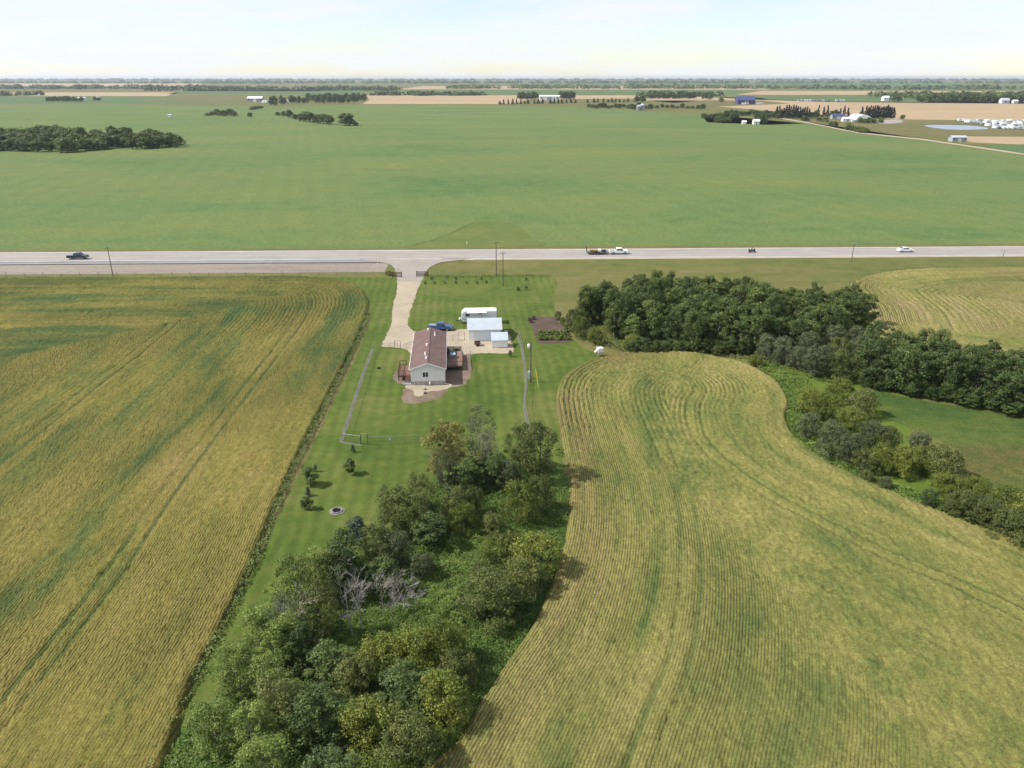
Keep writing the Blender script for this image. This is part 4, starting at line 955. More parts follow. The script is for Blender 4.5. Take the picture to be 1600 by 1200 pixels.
mb = MB()                                    # shingle courses as thin steps
k = HR/(HW/2); L_ = math.hypot(HW/2+.3, (HW/2+.3)*k); nst = 22
for s_ in (-1, 1):
    for i in range(nst):
        x0 = s_*(HW/2+.3)*(1-i/nst); x1 = s_*(HW/2+.3)*(1-(i+1)/nst); z0_ = HH+HR+.14-abs(x0)*k; z1_ = HH+HR+.14-abs(x1)*k
        mb.add([(x0, -.3, z0_+.022), (x0, HD+.3, z0_+.022), (x1, HD+.3, z1_+.004), (x1, -.3, z1_+.004), (x0, -.3, z0_), (x0, HD+.3, z0_)], [(0, 1, 2, 3), (0, 4, 5, 1)])
tag(mb.build('shingle_course', M['shingle'], roof), kind='stuff')
MB().bar((0, -.3, HH+HR+.155), (0, HD+.3, HH+HR+.155), .28, .05).build('ridge_cap', M['shingle'], roof)
for s_ in (-1, 1):
    mb = MB(); mb.bar((s_*(HW/2+.31), -.325, HH-.3*k+.05), (0, -.325, HH+HR+.055), .03, .2); mb.build('rake_board', M['white'], house)
    mb = MB(); mb.bar((s_*(HW/2+.33), -.3, HH-.3*k+.03), (s_*(HW/2+.33), HD+.3, HH-.3*k+.03), .08, .14); mb.build('gutter', M['white'], house)
    mb = MB(); mb.box((s_*(HW/2+.012), -.012, HH/2+.35), (.1, .1, HH-.75)); mb.build('corner_board', M['white'], house)
for x_, y_, sz in [(-.35, 19.0, .30), (.95, 17.3, .22), (1.0, 15.9, .26), (-.35, 9.6, .32), (-.55, 5.2, .22), (-.45, 4.2, .22), (-.25, 2.3, .30)]:
    z_ = HH+HR+.14-abs(x_)*k
    mb = MB(); mb.lathe([(sz*.62, z_-.08), (sz*.5, z_+.1), (sz*.34, z_+.12), (sz*.34, z_+.24), (sz*.6, z_+.25), (sz*.5, z_+.34), (.01, z_+.36)], 10, (x_, y_, 0)); mb.build('roof_vent', M['white'], roof, smooth=False)
def window(parent, x, y, z, w_, h_, face, split=True):
    """a framed window; face = 'front','back','left','right' of its wall"""
    Mx = {'front': Matrix.Rotation(0, 4, 'Z'), 'back': Matrix.Rotation(math.pi, 4, 'Z'), 'left': Matrix.Rotation(-math.pi/2, 4, 'Z'), 'right': Matrix.Rotation(math.pi/2, 4, 'Z')}[face]
    def at(p): return Mx @ Vector(p) + Vector((x, y, z))
    mb = MB(); t_ = .11
    for c, d in (((0, -.05, h_/2+t_/2), (w_+2*t_, .1, t_)), ((0, -.05, -h_/2-t_/2), (w_+2*t_+.06, .14, t_)), ((-w_/2-t_/2, -.05, 0), (t_, .1, h_)), ((w_/2+t_/2, -.05, 0), (t_, .1, h_))):
        mb.box(at(c), d, M=Mx)
    if split: mb.box(at((0, -.045, 0)), (.07, .08, h_), M=Mx)
    f = mb.build('window', M['white'], parent)
    MB().box(at((0, -.025, 0)), (w_-.002, .03, h_-.002), M=Mx).build('pane', M['glass'], f)
window(house, -.42, 0, 1.98, .92, .92, 'front')
for y_ in (3.0, 7.5, 15.5, 18.2): window(house, HW/2, y_, 2.1, 1.1, .9, 'right')
for y_ in (4.5, 9.0, 13.0, 17.5): window(house, -HW/2, y_, 2.1, 1.2, 1.0, 'left')
window(house, .8, HD, 2.1, 1.1, .9, 'back')
for s_, y_ in ((1, 11.3), (-1, 6.9)):
    dr = MB().box((s_*(HW/2+.04), y_, 1.85), (.08, .95, 2.05)).build('door', M['white'], house)
    MB().box((s_*(HW/2+.1), y_+.36, 1.8), (.05, .06, .16)).build('handle', M['black_metal'], dr)
MB().lathe([(.01, 0), (.16, .0), (.17, .5), (.12, .6), (.01, .62)], 12, (.32, -.24, .1)).build('white_tank', M['plastic_white'], house, smooth=True)
MB().tube([(HW/2+.1, -.1, HH-.2), (HW/2+.06, -.1, .3), (HW/2+1.2, -.35, .06)], .05, 6).build('downspout', M['white'], house)

def railing(parent, pts, z, h_, mat, step=.42, posts=True):
    mb = MB()
    for a, b in zip(pts[:-1], pts[1:]):
        a = Vector(a); b = Vector(b)
        mb.bar((a.x, a.y, z+h_), (b.x, b.y, z+h_), .12, .06); mb.bar((a.x, a.y, z+.14), (b.x, b.y, z+.14), .06, .05)
        n_ = max(2, int((b-a).length/step))
        for i in range(1, n_):
            q = a.lerp(b, i/n_); mb.box((q.x, q.y, z+h_/2+.05), (.045, .045, h_-.16))
    return mb.build('railing', mat, parent)
def deck(name, label, x0, x1, y0, y1, z, fl, fr, rail_pts, stairs):
    o = empty(name, hp, YAW, label, 'deck')
    mb = MB(); n_ = int((y1-y0)/.145)
    for i in range(n_):
        mb.box(((x0+x1)/2, y0+.07+i*(y1-y0)/n_, z-.02), (x1-x0, .132, .035))
    tag(mb.build('floor_boards', fl, o), kind='stuff')
    mb = MB()
    for a in (y0+.04, y1-.04): mb.box(((x0+x1)/2, a, z-.15), (x1-x0-.02, .05, .2))
    for a in (x0+.03, x1-.03): mb.box((a, (y0+y1)/2, z-.15), (.05, y1-y0-.12, .2))
    mb.build('rim_joist', fr, o)
    for a in (x0+.1, x1-.1):
        for b in (y0+.1, (y0+y1)/2, y1-.1):
            MB().box((a, b, z/2-.1), (.13, .13, z-.06)).build('support_post', fr, o)
    for pts in rail_pts:
        railing(o, pts, z, .95, fr)
        for q in pts: MB().box((q[0], q[1], z+.5), (.11, .11, 1.08)).build('post', fr, o)
    for sx0, sx1, sy, n2, dirn in stairs:
        for i in range(n2):
            zz = z-(i+1)*z/(n2+1); yy = sy+dirn*(.15+i*.28)
            MB().box(((sx0+sx1)/2, yy, zz), (sx1-sx0, .28, .05)).build('step', fl, o)
        for sx in (sx0, sx1):
            MB().bar((sx, sy, z-.12), (sx, sy+dirn*(n2*.28+.2), .06), .05, .22).build('stringer', fr, o)
    return o
deck('right_deck', 'long raised deck with dark railings along the shaded right side of the brown roofed house', HW/2+.06, HW/2+3.3, 6.6, 15.0, .95, M['wood_deck'], M['wood_dark'],
     [[(HW/2+.1, 6.65), (HW/2+3.25, 6.65), (HW/2+3.25, 12.6)], [(HW/2+.1, 14.95), (HW/2+1.6, 14.95)]], [(HW/2+1.8, HW/2+3.1, 15.0, 4, 1)])
deck('left_deck', 'small brown porch deck with stairs on the left side of the brown roofed house', -HW/2-2.5, -HW/2-.06, 2.4, 7.8, .95, M['wood_brown'], M['wood_dark'],
     [[(-HW/2-1.2, 2.45), (-HW/2-2.45, 2.45), (-HW/2-2.45, 7.75), (-HW/2-1.3, 7.75)]], [(-HW/2-1.15, -HW/2-.12, 2.4, 4, -1)])
def local(x, y, z=0.0): return house.matrix_basis @ Vector((x, y, z))
# house origin matrix is needed now
bpy.context.view_layer.update()
HM = Matrix.Translation(hp) @ Matrix.Rotation(YAW, 4, 'Z')
def hl(x, y, z=0.0): return HM @ Vector((x, y, z))
o = empty('planter_box', hl(HW/2+2.3, 16.6), YAW, 'brown wooden planter box behind the far end of the right deck', 'planter')
mb = MB()
for c, d in (((0, -.45, .35), (1.2, .06, .7)), ((0, .45, .35), (1.2, .06, .7)), ((-.57, 0, .35), (.06, .84, .7)), ((.57, 0, .35), (.06, .84, .7))): mb.box(c, d)
mb.build('side_board', M['wood_brown'], o); MB().box((0, 0, .55), (1.06, .82, .1)).build('soil', M['ash'], o)
o = empty('patio_table', hl(HW/2+1.5, 11.4, .95), YAW, 'small table with pale blue top standing on the right deck', 'table')
MB().box((0, 0, .74), (.95, 1.1, .05)).build('tabletop', M['blue_cloth'], o)
for a in (-.4, .4):
    for b in (-.45, .45): MB().box((a, b, .36), (.05, .05, .71)).build('leg', M['metal'], o)
o = empty('patio_chair', hl(HW/2+.8, 10.6, .95), YAW+1.2, 'dark patio chair beside the pale blue table on the deck', 'chair')
MB().box((0, 0, .43), (.5, .5, .06)).build('seat', M['black_metal'], o); MB().box((0, .24, .72), (.5, .05, .55)).build('backrest', M['black_metal'], o)
for a in (-.21, .21):
    for b in (-.2, .2): MB().box((a, b, .2), (.04, .04, .4)).build('leg', M['black_metal'], o)
o = empty('barbecue', hl(HW/2+.6, 13.6, .95), YAW, 'dark barbecue at the far end of the right deck against the house', 'barbecue')
MB().box((0, 0, .45), (.55, 1.0, .8)).build('cabinet', M['black_metal'], o, .03)
MB().lathe([(.01, -.5), (.3, -.5), (.3, .5), (.01, .5)], 12, (0, 0, .86), 'y').build('lid', M['black_metal'], o)
# stone rings by the gable
for px, py, lab in [(664, 615, 'small dark stump on the gravel in front of the house gable'), (664, 609, 'small rock by the skirting in front of the house gable')]:
    o = MB().lathe([(.01, 0), (.24, 0), (.26, .18), (.18, .34), (.01, .36)], 8).build('tree_stump' if 'stump' in lab else 'rock', M['wood_pole'] if 'stump' in lab else M['stone'])
    o.location = P(px, py); tag(o, lab, 'stump' if 'stump' in lab else 'rock')
o = MB().box((0, 0, .08), (1.5, .9, .16)).build('concrete_step', M['stone'], None, .02); o.location = hl(-HW/2-.9, .6); o.rotation_euler = (0, 0, YAW); tag(o, 'pale concrete slab at the foot of the porch stairs', 'slab')

# garage
gy = R(3.0)
gp_ = P(757.5, 532.5)
gar = empty('garage', gp_, gy, 'pale blue garage with light metal gable roof behind the house', 'garage')
GW, GD, GH, GR_ = 6.5, 7.4, 2.5, 1.2
gable_shell(GW, GD, GH, GR_, 0, 'x').build('wall', M['garage_wall'], gar)
rf = gable_roof(GW, GD, GH, GR_, .35, .1, 'x').build('roof', M['metal_roof'], gar)
kk = GR_/(GD/2)
for i in range(17):
    x_ = -GW/2-.33+i*(GW+.66)/16
    for s_ in (-1, 1):
        MB().bar((x_, GD/2+s_*(GD/2+.35), GH-.35*kk+.12), (x_, GD/2+s_*.03, GH+GR_+.108), .05, .035).build('rib', M['metal_roof'], rf)
MB().box((0, -.37, GH-.06), (GW+.7, .03, .2)).build('fascia', M['white'], gar)
MB().box((.85, -.02, 1.12), (4.5, .06, 2.2)).build('overhead_door', M['garage_wall'], gar)
for i in range(4): MB().box((.85, -.056, .3+i*.55), (4.4, .02, .5)).build('door_panel', M['garage_wall'], gar)
for x_ in (-1.75, -1.5, 3.2): MB().box((x_, -.05, 1.12), (.16, .1, 2.24)).build('door_trim', M['white'], gar)
dr = MB().box((-2.5, -.02, 1.02), (.9, .06, 2.04)).build('door', M['white'], gar)
MB().box((-2.15, -.08, 1.0), (.06, .06, .14)).build('handle', M['black_metal'], dr)
window(gar, GW/2, 3.5, 1.5, .9, .8, 'right')
o = MB().box((0, 0, .85), (.7, .6, 1.7)).build('utility_cabinet', M['grey_wall'], None, .03); o.location = P(788, 531.5)+Vector((.4, 1.2, 0)); tag(o, 'grey utility cabinet at the right corner of the garage', 'cabinet')

# shed
sp = P(781, 543.3)
shd = empty('garden_shed', sp, R(3.5), 'small white shed with pale sloping roof in front of the garage', 'shed')
mb = MB().prism([(0, 0), (2.2, 0), (2.2, 2.35), (0, 1.6)], -1.5, 1.5, 'x'); mb.build('wall', M['white'], shd)
mb = MB().bar((0, -.25, 1.58), (0, 2.4, 2.47), 3.4, .07); mb.build('roof', M['shed_roof'], shd)
dr = MB().box((-.1, -.02, .82), (1.5, .05, 1.5)).build('door', M['white'], shd); MB().box((.5, -.06, .85), (.05, .05, .2)).build('handle', M['black_metal'], dr)
MB().box((0, -.03, .06), (3.0, .05, .1)).build('base_trim', M['grey_wall'], shd)
for x_ in (-1.51, 1.51): MB().box((x_, -.005, .8), (.07, .07, 1.58)).build('corner_trim', M['white'], shd)

# wooden cart by the shed
o = empty('wooden_cart', P(746, 540), R(3), 'brown wooden garden cart on the gravel left of the white shed', 'cart')
mb = MB()
for c, d in (((0, -.5, .62), (1.2, .05, .5)), ((0, .5, .62), (1.2, .05, .5)), ((-.58, 0, .62), (.05, .95, .5)), ((.58, 0, .62), (.05, .95, .5))): mb.box(c, d)
mb.build('side_board', M['wood_brown'], o); MB().box((0, 0, .42), (1.1, .94, .05)).build('floor', M['wood_dark'], o)
for s_ in (-1, 1): MB().lathe([(.01, -.04), (.26, -.05), (.26, .05), (.01, .04)], 14, (0, s_*.6, .26), 'y').build('wheel', M['tyre'], o)
MB().bar((.6, 0, .45), (1.25, 0, .25), .06, .06).build('drawbar', M['wood_dark'], o)

# travel trailer behind the garage
rv = empty('travel_trailer', P(748, 507)+Vector((0, 1.3, 0)), R(2.5), 'white travel trailer with rounded nose parked behind the garage', 'travel trailer')
mb = MB().prism([(-3.9, 1.15), (-3.55, .6), (3.9, .6), (3.9, 3.05), (-3.2, 3.05), (-3.75, 2.5)], -1.22, 1.22, 'y'); mb.build('body', M['rv_body'], rv, .1)
MB().box((.3, 0, 3.08), (6.6, 2.2, .06)).build('roof', M['white_roof'], rv)
for x_, w_ in ((-1.2, .7), (1.2, .75)): MB().box((x_, 0, 3.22), (w_, .7, .24)).build('roof_unit', M['white'], rv, .06)
for x_, w_, z_ in ((-2.5, .85, 2.15), (.3, .9, 2.62)):
    f = MB().box((x_, -1.225, z_), (w_+.1, .04, .65)).build('window', M['rv_trim'], rv); MB().box((x_, -1.25, z_), (w_, .02, .55)).build('pane', M['glass'], f)
MB().box((.1, -1.225, 1.25), (7.3, .03, .16)).build('stripe', M['rv_trim'], rv)
MB().box((1.1, -1.235, 1.7), (.7, .04, 1.85)).build('door', M['rv_body'], rv)
MB().box((-.4, -1.7, 2.86), (4.2, .95, .05)).build('awning', M['rv_body'], rv)
for x_ in (.1, 1.0):
    for s_ in (-1, 1):
        wl = MB().lathe([(.01, -.1), (.34, -.11), (.34, .11), (.01, .1)], 16, (x_, s_*1.05, .34), 'y').build('wheel', M['tyre'], rv)
        MB().lathe([(.01, -.118), (.2, -.118), (.2, .118), (.01, .118)], 12, (x_, s_*1.05, .34), 'y').build('rim', M['rim'], wl)
MB().bar((-3.6, -.7, .62), (-5.0, 0, .55), .08, .1).bar((-3.6, .7, .62), (-5.0, 0, .55), .08, .1).build('hitch', M['black_metal'], rv)
for s_ in (-.2, .2): MB().lathe([(.01, .62), (.17, .64), (.17, 1.1), (.1, 1.2), (.01, 1.22)], 12, (-4.2, s_, 0)).build('gas_bottle', M['plastic_white'], rv, smooth=True)
MB().tube([(-4.75, 0, .0), (-4.75, 0, .6)], .05, 6).build('jack', M['metal'], rv)

# ------------------------------------------------------------------ vehicles
def wheel(parent, x, y, r, w_=.22):
    wl = MB().lathe([(r*.55, -w_/2), (r*.94, -w_/2), (r, -w_*.35), (r, w_*.35), (r*.94, w_/2), (r*.55, w_/2), (r*.55, -w_/2)], 20, (x, y, r), 'y').build('wheel', M['tyre'], parent)
    MB().lathe([(.01, -w_*.4), (r*.56, -w_*.46), (r*.56, w_*.46), (.01, w_*.4)], 12, (x, y, r), 'y').build('rim', M['rim'], wl)
def side_glass(parent, pts, hw, tap, nm='side_window'):
    for s_ in (-1, 1):
        mb = MB(); n_ = len(pts); mb.add([(p, s_*(hw*tap(q)+.012), q) for p, q in pts], [tuple(range(n_)) if s_ < 0 else tuple(reversed(range(n_)))]); mb.build(nm, M['glass'], parent)
def cross_glass(parent, p0, p1, hw, tap, nm):
    w0 = hw*tap(p0[1])*.90; w1 = hw*tap(p1[1])*.90
    MB().add([(p0[0], -w0, p0[1]), (p0[0], w0, p0[1]), (p1[0], w1, p1[1]), (p1[0], -w1, p1[1])], [(0, 1, 2, 3)]).build(nm, M['glass'], parent)
def pickup(name, loc, rz, paint, label, cover):
    o = empty(name, loc, rz, label, 'pickup truck')
    tap = lambda q: 1.0 if q < 1.2 else 1.0-(q-1.2)*.22
    hw = .98
    mb = MB().prism([(-.85, .48), (-.85, 1.2), (-.78, 1.78), (-.6, 1.88), (.72, 1.88), (.95, 1.8), (1.45, 1.24), (2.62, 1.12), (2.86, .98), (2.9, .5)], -hw, hw, 'y', tap)
    mb.box((-1.86, 0, .62), (2.02, hw*2, .28))
    for s_ in (-1, 1): mb.box((-1.86, s_*(hw-.07), .98), (2.02, .14, .46))
    mb.box((-2.8, 0, .98), (.1, hw*2-.28, .46)); b = mb.build('body', M[paint], o, .035)
    MB().box((-1.86, 0, .775 if not cover else 1.22), (1.75 if not cover else 2.0, hw*2-.3, .03 if not cover else .05)).build('bed_cover' if cover else 'bed_floor', M['tonneau'] if cover else M['bed_liner'], o)
    side_glass(o, [(-.70, 1.26), (-.62, 1.74), (.02, 1.77), (.02, 1.26)], hw, tap); side_glass(o, [(.10, 1.26), (.10, 1.77), (.76, 1.76), (1.16, 1.3), (1.1, 1.26)], hw, tap)
    cross_glass(o, (1.46, 1.27), (.985, 1.79), hw, tap, 'windscreen'); cross_glass(o, (-.865, 1.27), (-.80, 1.74), hw, tap, 'rear_window')
    for x_ in (-1.75, 1.85):
        for s_ in (-1, 1): wheel(o, x_, s_*.87, .40, .26)
    for s_ in (-1, 1):
        MB().box((2.86, s_*.74, .9), (.1, .36, .2)).build('headlight', M['clear_lamp'], o); MB().box((-2.87, s_*.88, .98), (.05, .16, .34)).build('tail_light', M['red_lamp'], o)
        MB().box((1.0, s_*1.1, 1.3), (.14, .2, .18)).build('mirror', M['black_metal'], o)
    MB().box((2.93, 0, .58), (.12, 1.9, .2)).build('front_bumper', M['rim'], o); MB().box((-2.93, 0, .55), (.12, 1.8, .18)).build('rear_bumper', M['rim'], o); MB().box((2.91, 0, .86), (.05, 1.05, .26)).build('grille', M['black_metal'], o)
    return o
def sedan(name, loc, rz, paint, label):
    o = empty(name, loc, rz, label, 'car'); hw = .9
    tap = lambda q: 1.0 if q < .95 else 1.0-(q-.95)*.42
    MB().prism([(-2.3, .34), (-2.36, .7), (-2.25, .98), (-1.65, 1.04), (-.95, 1.42), (-.3, 1.48), (.3, 1.45), (1.15, 1.0), (2.05, .86), (2.33, .66), (2.36, .34)], -hw, hw, 'y', tap).build('body', M[paint], o, .04)
    side_glass(o, [(-1.42, 1.05), (-.92, 1.36), (-.32, 1.41), (-.32, 1.04)], hw, tap); side_glass(o, [(-.24, 1.04), (-.24, 1.41), (.28, 1.39), (.92, 1.03)], hw, tap)
    cross_glass(o, (1.13, 1.03), (.36, 1.435), hw, tap, 'windscreen'); cross_glass(o, (-1.62, 1.075), (-1.0, 1.41), hw, tap, 'rear_window')
    for x_ in (-1.4, 1.42):
        for s_ in (-1, 1): wheel(o, x_, s_*.80, .33, .22)
    for s_ in (-1, 1):
        MB().box((2.26, s_*.66, .72), (.16, .38, .13)).build('headlight', M['clear_lamp'], o, .02); MB().box((-2.33, s_*.66, .82), (.06, .34, .16)).build('tail_light', M['red_lamp'], o)
        MB().box((.75, s_*.98, 1.06), (.14, .16, .12)).build('mirror', M[paint], o)
    MB().box((2.37, 0, .5), (.04, 1.1, .16)).build('grille', M['black_metal'], o)
    return o
RZ = math.atan2((P(1600, 392.3)-P(0, 402.3)).y, (P(1600, 392.3)-P(0, 402.3)).x)
ZR = .13
pickup('pickup_truck', P(122.5, 405.2)+Vector((0, 0, ZR)), RZ, 'car_dark', 'dark pickup truck driving on the highway at far left', True)
pickup('pickup_truck', P(966.5, 397.3)+Vector((0, 0, ZR)), RZ, 'car_white', 'white crew cab pickup truck towing a flat trailer on the highway', False)
sedan('car', P(1414, 394.2)+Vector((0, 0, ZR)), RZ, 'car_white', 'white car driving on the highway at right')
pickup('pickup_truck', P(688, 517)+Vector((0, .8, 0)), R(-8), 'car_blue', 'blue pickup truck parked behind the brown roofed house', True).scale = (.88, .9, .9)
# flat trailer with ramp
fp = P(932.5, 397.6)+Vector((0, 0, ZR))
ft = empty('flatbed_trailer', fp, RZ, 'black flat trailer with upright rear ramp behind the white pickup', 'trailer')
mb = MB()
for i in range(12): mb.box((0, -.95+i*.173, .66), (6.2, .16, .05))
tag(mb.build('deck_boards', M['wood_grey'], ft), kind='stuff')
mb = MB()
for s_ in (-1, 1): mb.box((0, s_*1.08, .58), (6.3, .08, .2))
for i in range(7): mb.box((-3+i*1.0, 0, .56), (.08, 2.06, .12))
mb.bar((3.1, -1.0, .55), (4.3, 0, .55), .1, .12).bar((3.1, 1.0, .55), (4.3, 0, .55), .1, .12); mb.build('frame', M['black_metal'], ft)
mb = MB()
for s_ in (-1, -.34, .34, 1): mb.bar((-3.1, s_*.98, .66), (-3.3, s_*.98, 2.3), .06, .08)
for i in range(6): mb.box((-3.12-i*.034, 0, .8+i*.29), (.05, 2.0, .05))
mb.build('ramp', M['black_metal'], ft)
for x_ in (-.75, .1):
    for s_ in (-1, 1): wheel(ft, x_, s_*1.25, .36, .22)
for s_ in (-1, 1): MB().box((-.32, s_*1.25, .80), (1.9, .26, .05)).build('fender', M['black_metal'], ft)
mb = MB()
for s_ in (-1, 1): mb.bar((-3.0, s_*1.08, .98), (3.0, s_*1.08, .98), .05, .05)
for s_ in (-1, 1):
    for i in range(6): mb.box((-3+i*1.2, s_*1.08, .82), (.05, .05, .34))
mb.build('side_rail', M['black_metal'], ft)
TM = Matrix.Translation(fp) @ Matrix.Rotation(RZ, 4, 'Z')
for x_, d, m_, lab, nm, ct in [(-1.7, (1.0, 1.3, .7), 'ochre', 'ochre crate nearest the ramp on the flat trailer', 'crate', 'crate'), (-.4, (1.2, 1.2, .62), 'ochre', 'ochre crate in the middle of the flat trailer', 'crate', 'crate'), (.8, (.8, 1.2, .75), 'white', 'white box on the flat trailer', 'box', 'box'), (2.1, (1.3, 1.0, .6), 'jacket', 'dark machine block at the front of the flat trailer', 'machine', 'machine')]:
    o = empty(nm, TM @ Vector((x_, 0, .685)), RZ, lab, ct)
    MB().box((0, 0, d[2]/2+.06), (d[0], d[1], d[2]-.12)).build('body', M[m_], o, .04); MB().box((0, 0, d[2]+.02), (d[0]*.9, d[1]*.9, .06)).build('lid', M[m_], o)
    for a in (-.35, .35): MB().box((a*d[0], 0, .03), (.1, d[1]*.95, .06)).build('runner', M['wood_grey'], o)

# motorcycle and rider
mp = P(1175, 395.4)+Vector((0, 0, ZR))
mc = empty('motorcycle', mp, RZ, 'dark touring motorcycle on the highway between white pickup and white car', 'motorcycle')
for x_ in (-.78, .82): wheel(mc, x_, 0, .34, .16)
MB().prism([(-.45, .38), (-.5, .62), (-.2, .72), (.35, .9), (.55, .82), (.4, .36)], -.2, .2, 'y').build('body', M['black_metal'], mc, .04)
MB().prism([(-.95, .62), (-.95, .8), (-.5, .84), (.0, .78), (.0, .7)], -.17, .17, 'y').build('seat', M['jacket'], mc, .03)
MB().prism([(.5, .6), (.45, 1.0), (.6, 1.32), (.72, 1.3), (.82, .95), (.78, .6)], -.26, .26, 'y').build('fairing', M['black_metal'], mc, .04)
for s_ in (-1, 1):
    MB().box((-.78, s_*.33, .58), (.55, .22, .4)).build('pannier', M['black_metal'], mc, .04); MB().bar((.62, s_*.08, .95), (.8, s_*.08, .36), .05, .05).build('fork', M['rim'], mc)
    MB().tube([(-.2, s_*.24, .3), (-1.0, s_*.26, .34)], .05, 8).build('exhaust', M['rim'], mc)
MB().tube([(.3, -.4, 1.02), (.5, -.2, 1.06), (.5, .2, 1.06), (.3, .4, 1.02)], .018, 6).build('handlebar', M['rim'], mc)
MB().box((-1.0, 0, 1.0), (.36, .42, .34)).build('top_case', M['black_metal'], mc, .05)
MB().lathe([(.01, -.02), (.1, 0), (.1, .08), (.01, .1)], 10, (.8, -.04, .9), 'y').build('headlight', M['clear_lamp'], mc)
def skin_person(name, loc, rz, label, joints, edges, mat):
    me = bpy.data.meshes.new(name); me.from_pydata([j[0] for j in joints], edges, []); me.update()
    tmp = bpy.data.objects.new(name+'_skin', me); COL.objects.link(tmp)
    md = tmp.modifiers.new('skin', 'SKIN')
    for i, (_, r) in enumerate(joints): me.skin_vertices[0].data[i].radius = (r, r)
    me.skin_vertices[0].data[0].use_root = True
    sb = tmp.modifiers.new('sub', 'SUBSURF'); sb.levels = 2; sb.render_levels = 2
    dg = bpy.context.evaluated_depsgraph_get(); dg.update()
    m2 = bpy.data.meshes.new_from_object(tmp.evaluated_get(dg)); bpy.data.objects.remove(tmp)
    o = empty(name, loc, rz, label, 'person'); m2.materials.clear(); link('body', m2, mat, o, True); return o
J = [((-.32, 0, .86), .15), ((-.26, 0, 1.12), .17), ((-.18, 0, 1.36), .16), ((-.14, 0, 1.47), .07), ((-.12, 0, 1.55), .08),
     ((-.16, .2, 1.36), .075), ((.02, .3, 1.16), .055), ((.28, .36, 1.06), .045), ((-.16, -.2, 1.36), .075), ((.02, -.3, 1.16), .055), ((.28, -.36, 1.06), .045),
     ((-.24, .14, .84), .11), ((.12, .27, .80), .085), ((-.05, .28, .42), .06), ((.1, .28, .36), .05), ((-.24, -.14, .84), .11), ((.12, -.27, .80), .085), ((-.05, -.28, .42), .06), ((.1, -.28, .36), .05)]
E = [(0, 1), (1, 2), (2, 3), (3, 4), (2, 5), (5, 6), (6, 7), (2, 8), (8, 9), (9, 10), (0, 11), (11, 12), (12, 13), (13, 14), (0, 15), (15, 16), (16, 17), (17, 18)]
rider = skin_person('person', mp, RZ, 'rider in dark jacket and helmet sitting on the motorcycle', J, E, M['jacket'])
MB().lathe([(.01, 1.47), (.1, 1.49), (.15, 1.6), (.14, 1.7), (.08, 1.77), (.01, 1.79)], 14, (-.1, 0, 0)).build('helmet', M['helmet'], rider, smooth=True)
MB().box((.035, 0, 1.62), (.05, .2, .09)).build('visor', M['glass'], rider, .02)

# ------------------------------------------------------------------ fences, gates, poles, small things
def link_fence(name, pix, label, h_=1.35, step=3.0, cat='fence', mesh=True):
    pts = [P(*p) for p in pix]; o = empty(name, pts[0], 0, label, cat); pts = [p-pts[0] for p in pts]
    wires = MB(); rail = MB()
    for a, b in zip(pts[:-1], pts[1:]):
        Lg = (b-a).length; n_ = max(1, round(Lg/step)); d = (b-a)/Lg
        for i in range(n_):
            q = a+d*(Lg*i/n_); MB().tube([q, q+Vector((0, 0, h_+.06))], .032, 6).build('post', M['metal'], o)
        rail.tube([a+Vector((0, 0, h_)), b+Vector((0, 0, h_))], .024, 5)
        if mesh:
            c = .22; k_ = 0.0
            while k_ < Lg:
                for s_ in (0, 1):
                    x0 = k_; x1 = k_+h_
                    if x1 > Lg: z1 = h_*(Lg-x0)/h_; x1 = Lg
                    else: z1 = h_
                    za, zb = (.05, max(.05, z1)) if s_ == 0 else (h_, min(h_, h_-z1+.05))
                    p0 = a+d*x0+Vector((0, 0, za)); p1 = a+d*x1+Vector((0, 0, zb)); u = Vector((0, 0, .007))
                    wires.add([p0-u, p1-u, p1+u, p0+u], [(0, 1, 2, 3)])
                k_ += c
    q = pts[-1]; MB().tube([q, q+Vector((0, 0, h_+.06))], .032, 6).build('post', M['metal'], o)
    rail.build('top_rail', M['metal'], o)
    if mesh: tag(wires.build('wire_mesh', M['wire'], o), kind='stuff')
    return o
link_fence('chain_link_fence', [(584, 545), (567, 592), (550, 645), (535, 689)], 'long chain link fence running down the left side of the yard')
link_fence('chain_link_fence', [(535.5, 690), (565, 694.5)], 'short chain link fence piece at the lower left yard corner')
link_fence('chain_link_fence', [(577, 695), (612, 694.5), (654, 692)], 'chain link fence along the bottom of the yard from garden arch to birches')
link_fence('chain_link_fence', [(809, 522), (816, 545), (820, 570), (823, 598), (821, 622), (820, 640), (825, 665), (829, 690)], 'long chain link fence bending down the right side of the yard')
link_fence('chain_link_fence', [(595, 545), (622, 545)], 'dark wire panel fence at the left end of the driveway', 1.25, 1.5)
link_fence('chain_link_fence', [(625, 548), (645, 541.5)], 'low wire gate beside the left wall of the house', 1.1, 1.6)
link_fence('chain_link_fence', [(698, 533), (717, 532)], 'low wire fence between house and garage', 1.3, 1.6)
link_fence('chain_link_fence', [(735, 553), (734, 570), (737, 587)], 'low wire fence on the right edge of the mulch bed beside the deck', 1.0, 1.6)
for (x0, x1, y0), lab in [((717, 726, 531.5), 'dark arched gate frame next to the garage'), ((564, 575, 694.5), 'thin metal garden arch in the lower yard fence'), ((617, 626, 545), 'dark gate frame at the left end of the driveway')]:
    a, b = P(x0, y0), P(x1, y0); o = empty('gate_frame', (a+b)/2, 0, lab, 'gate frame'); hx = (b-a).length/2
    for s_ in (-1, 1): MB().tube([(s_*hx, 0, 0), (s_*hx, 0, 1.75)], .04, 6).build('post', M['black_metal'], o)
    MB().tube([(-hx, 0, 1.75), (hx, 0, 1.75)], .035, 6).build('top_bar', M['metal'], o); MB().tube([(-hx, 0, .1), (hx, 0, .1)], .02, 6).build('bottom_bar', M['black_metal'], o)
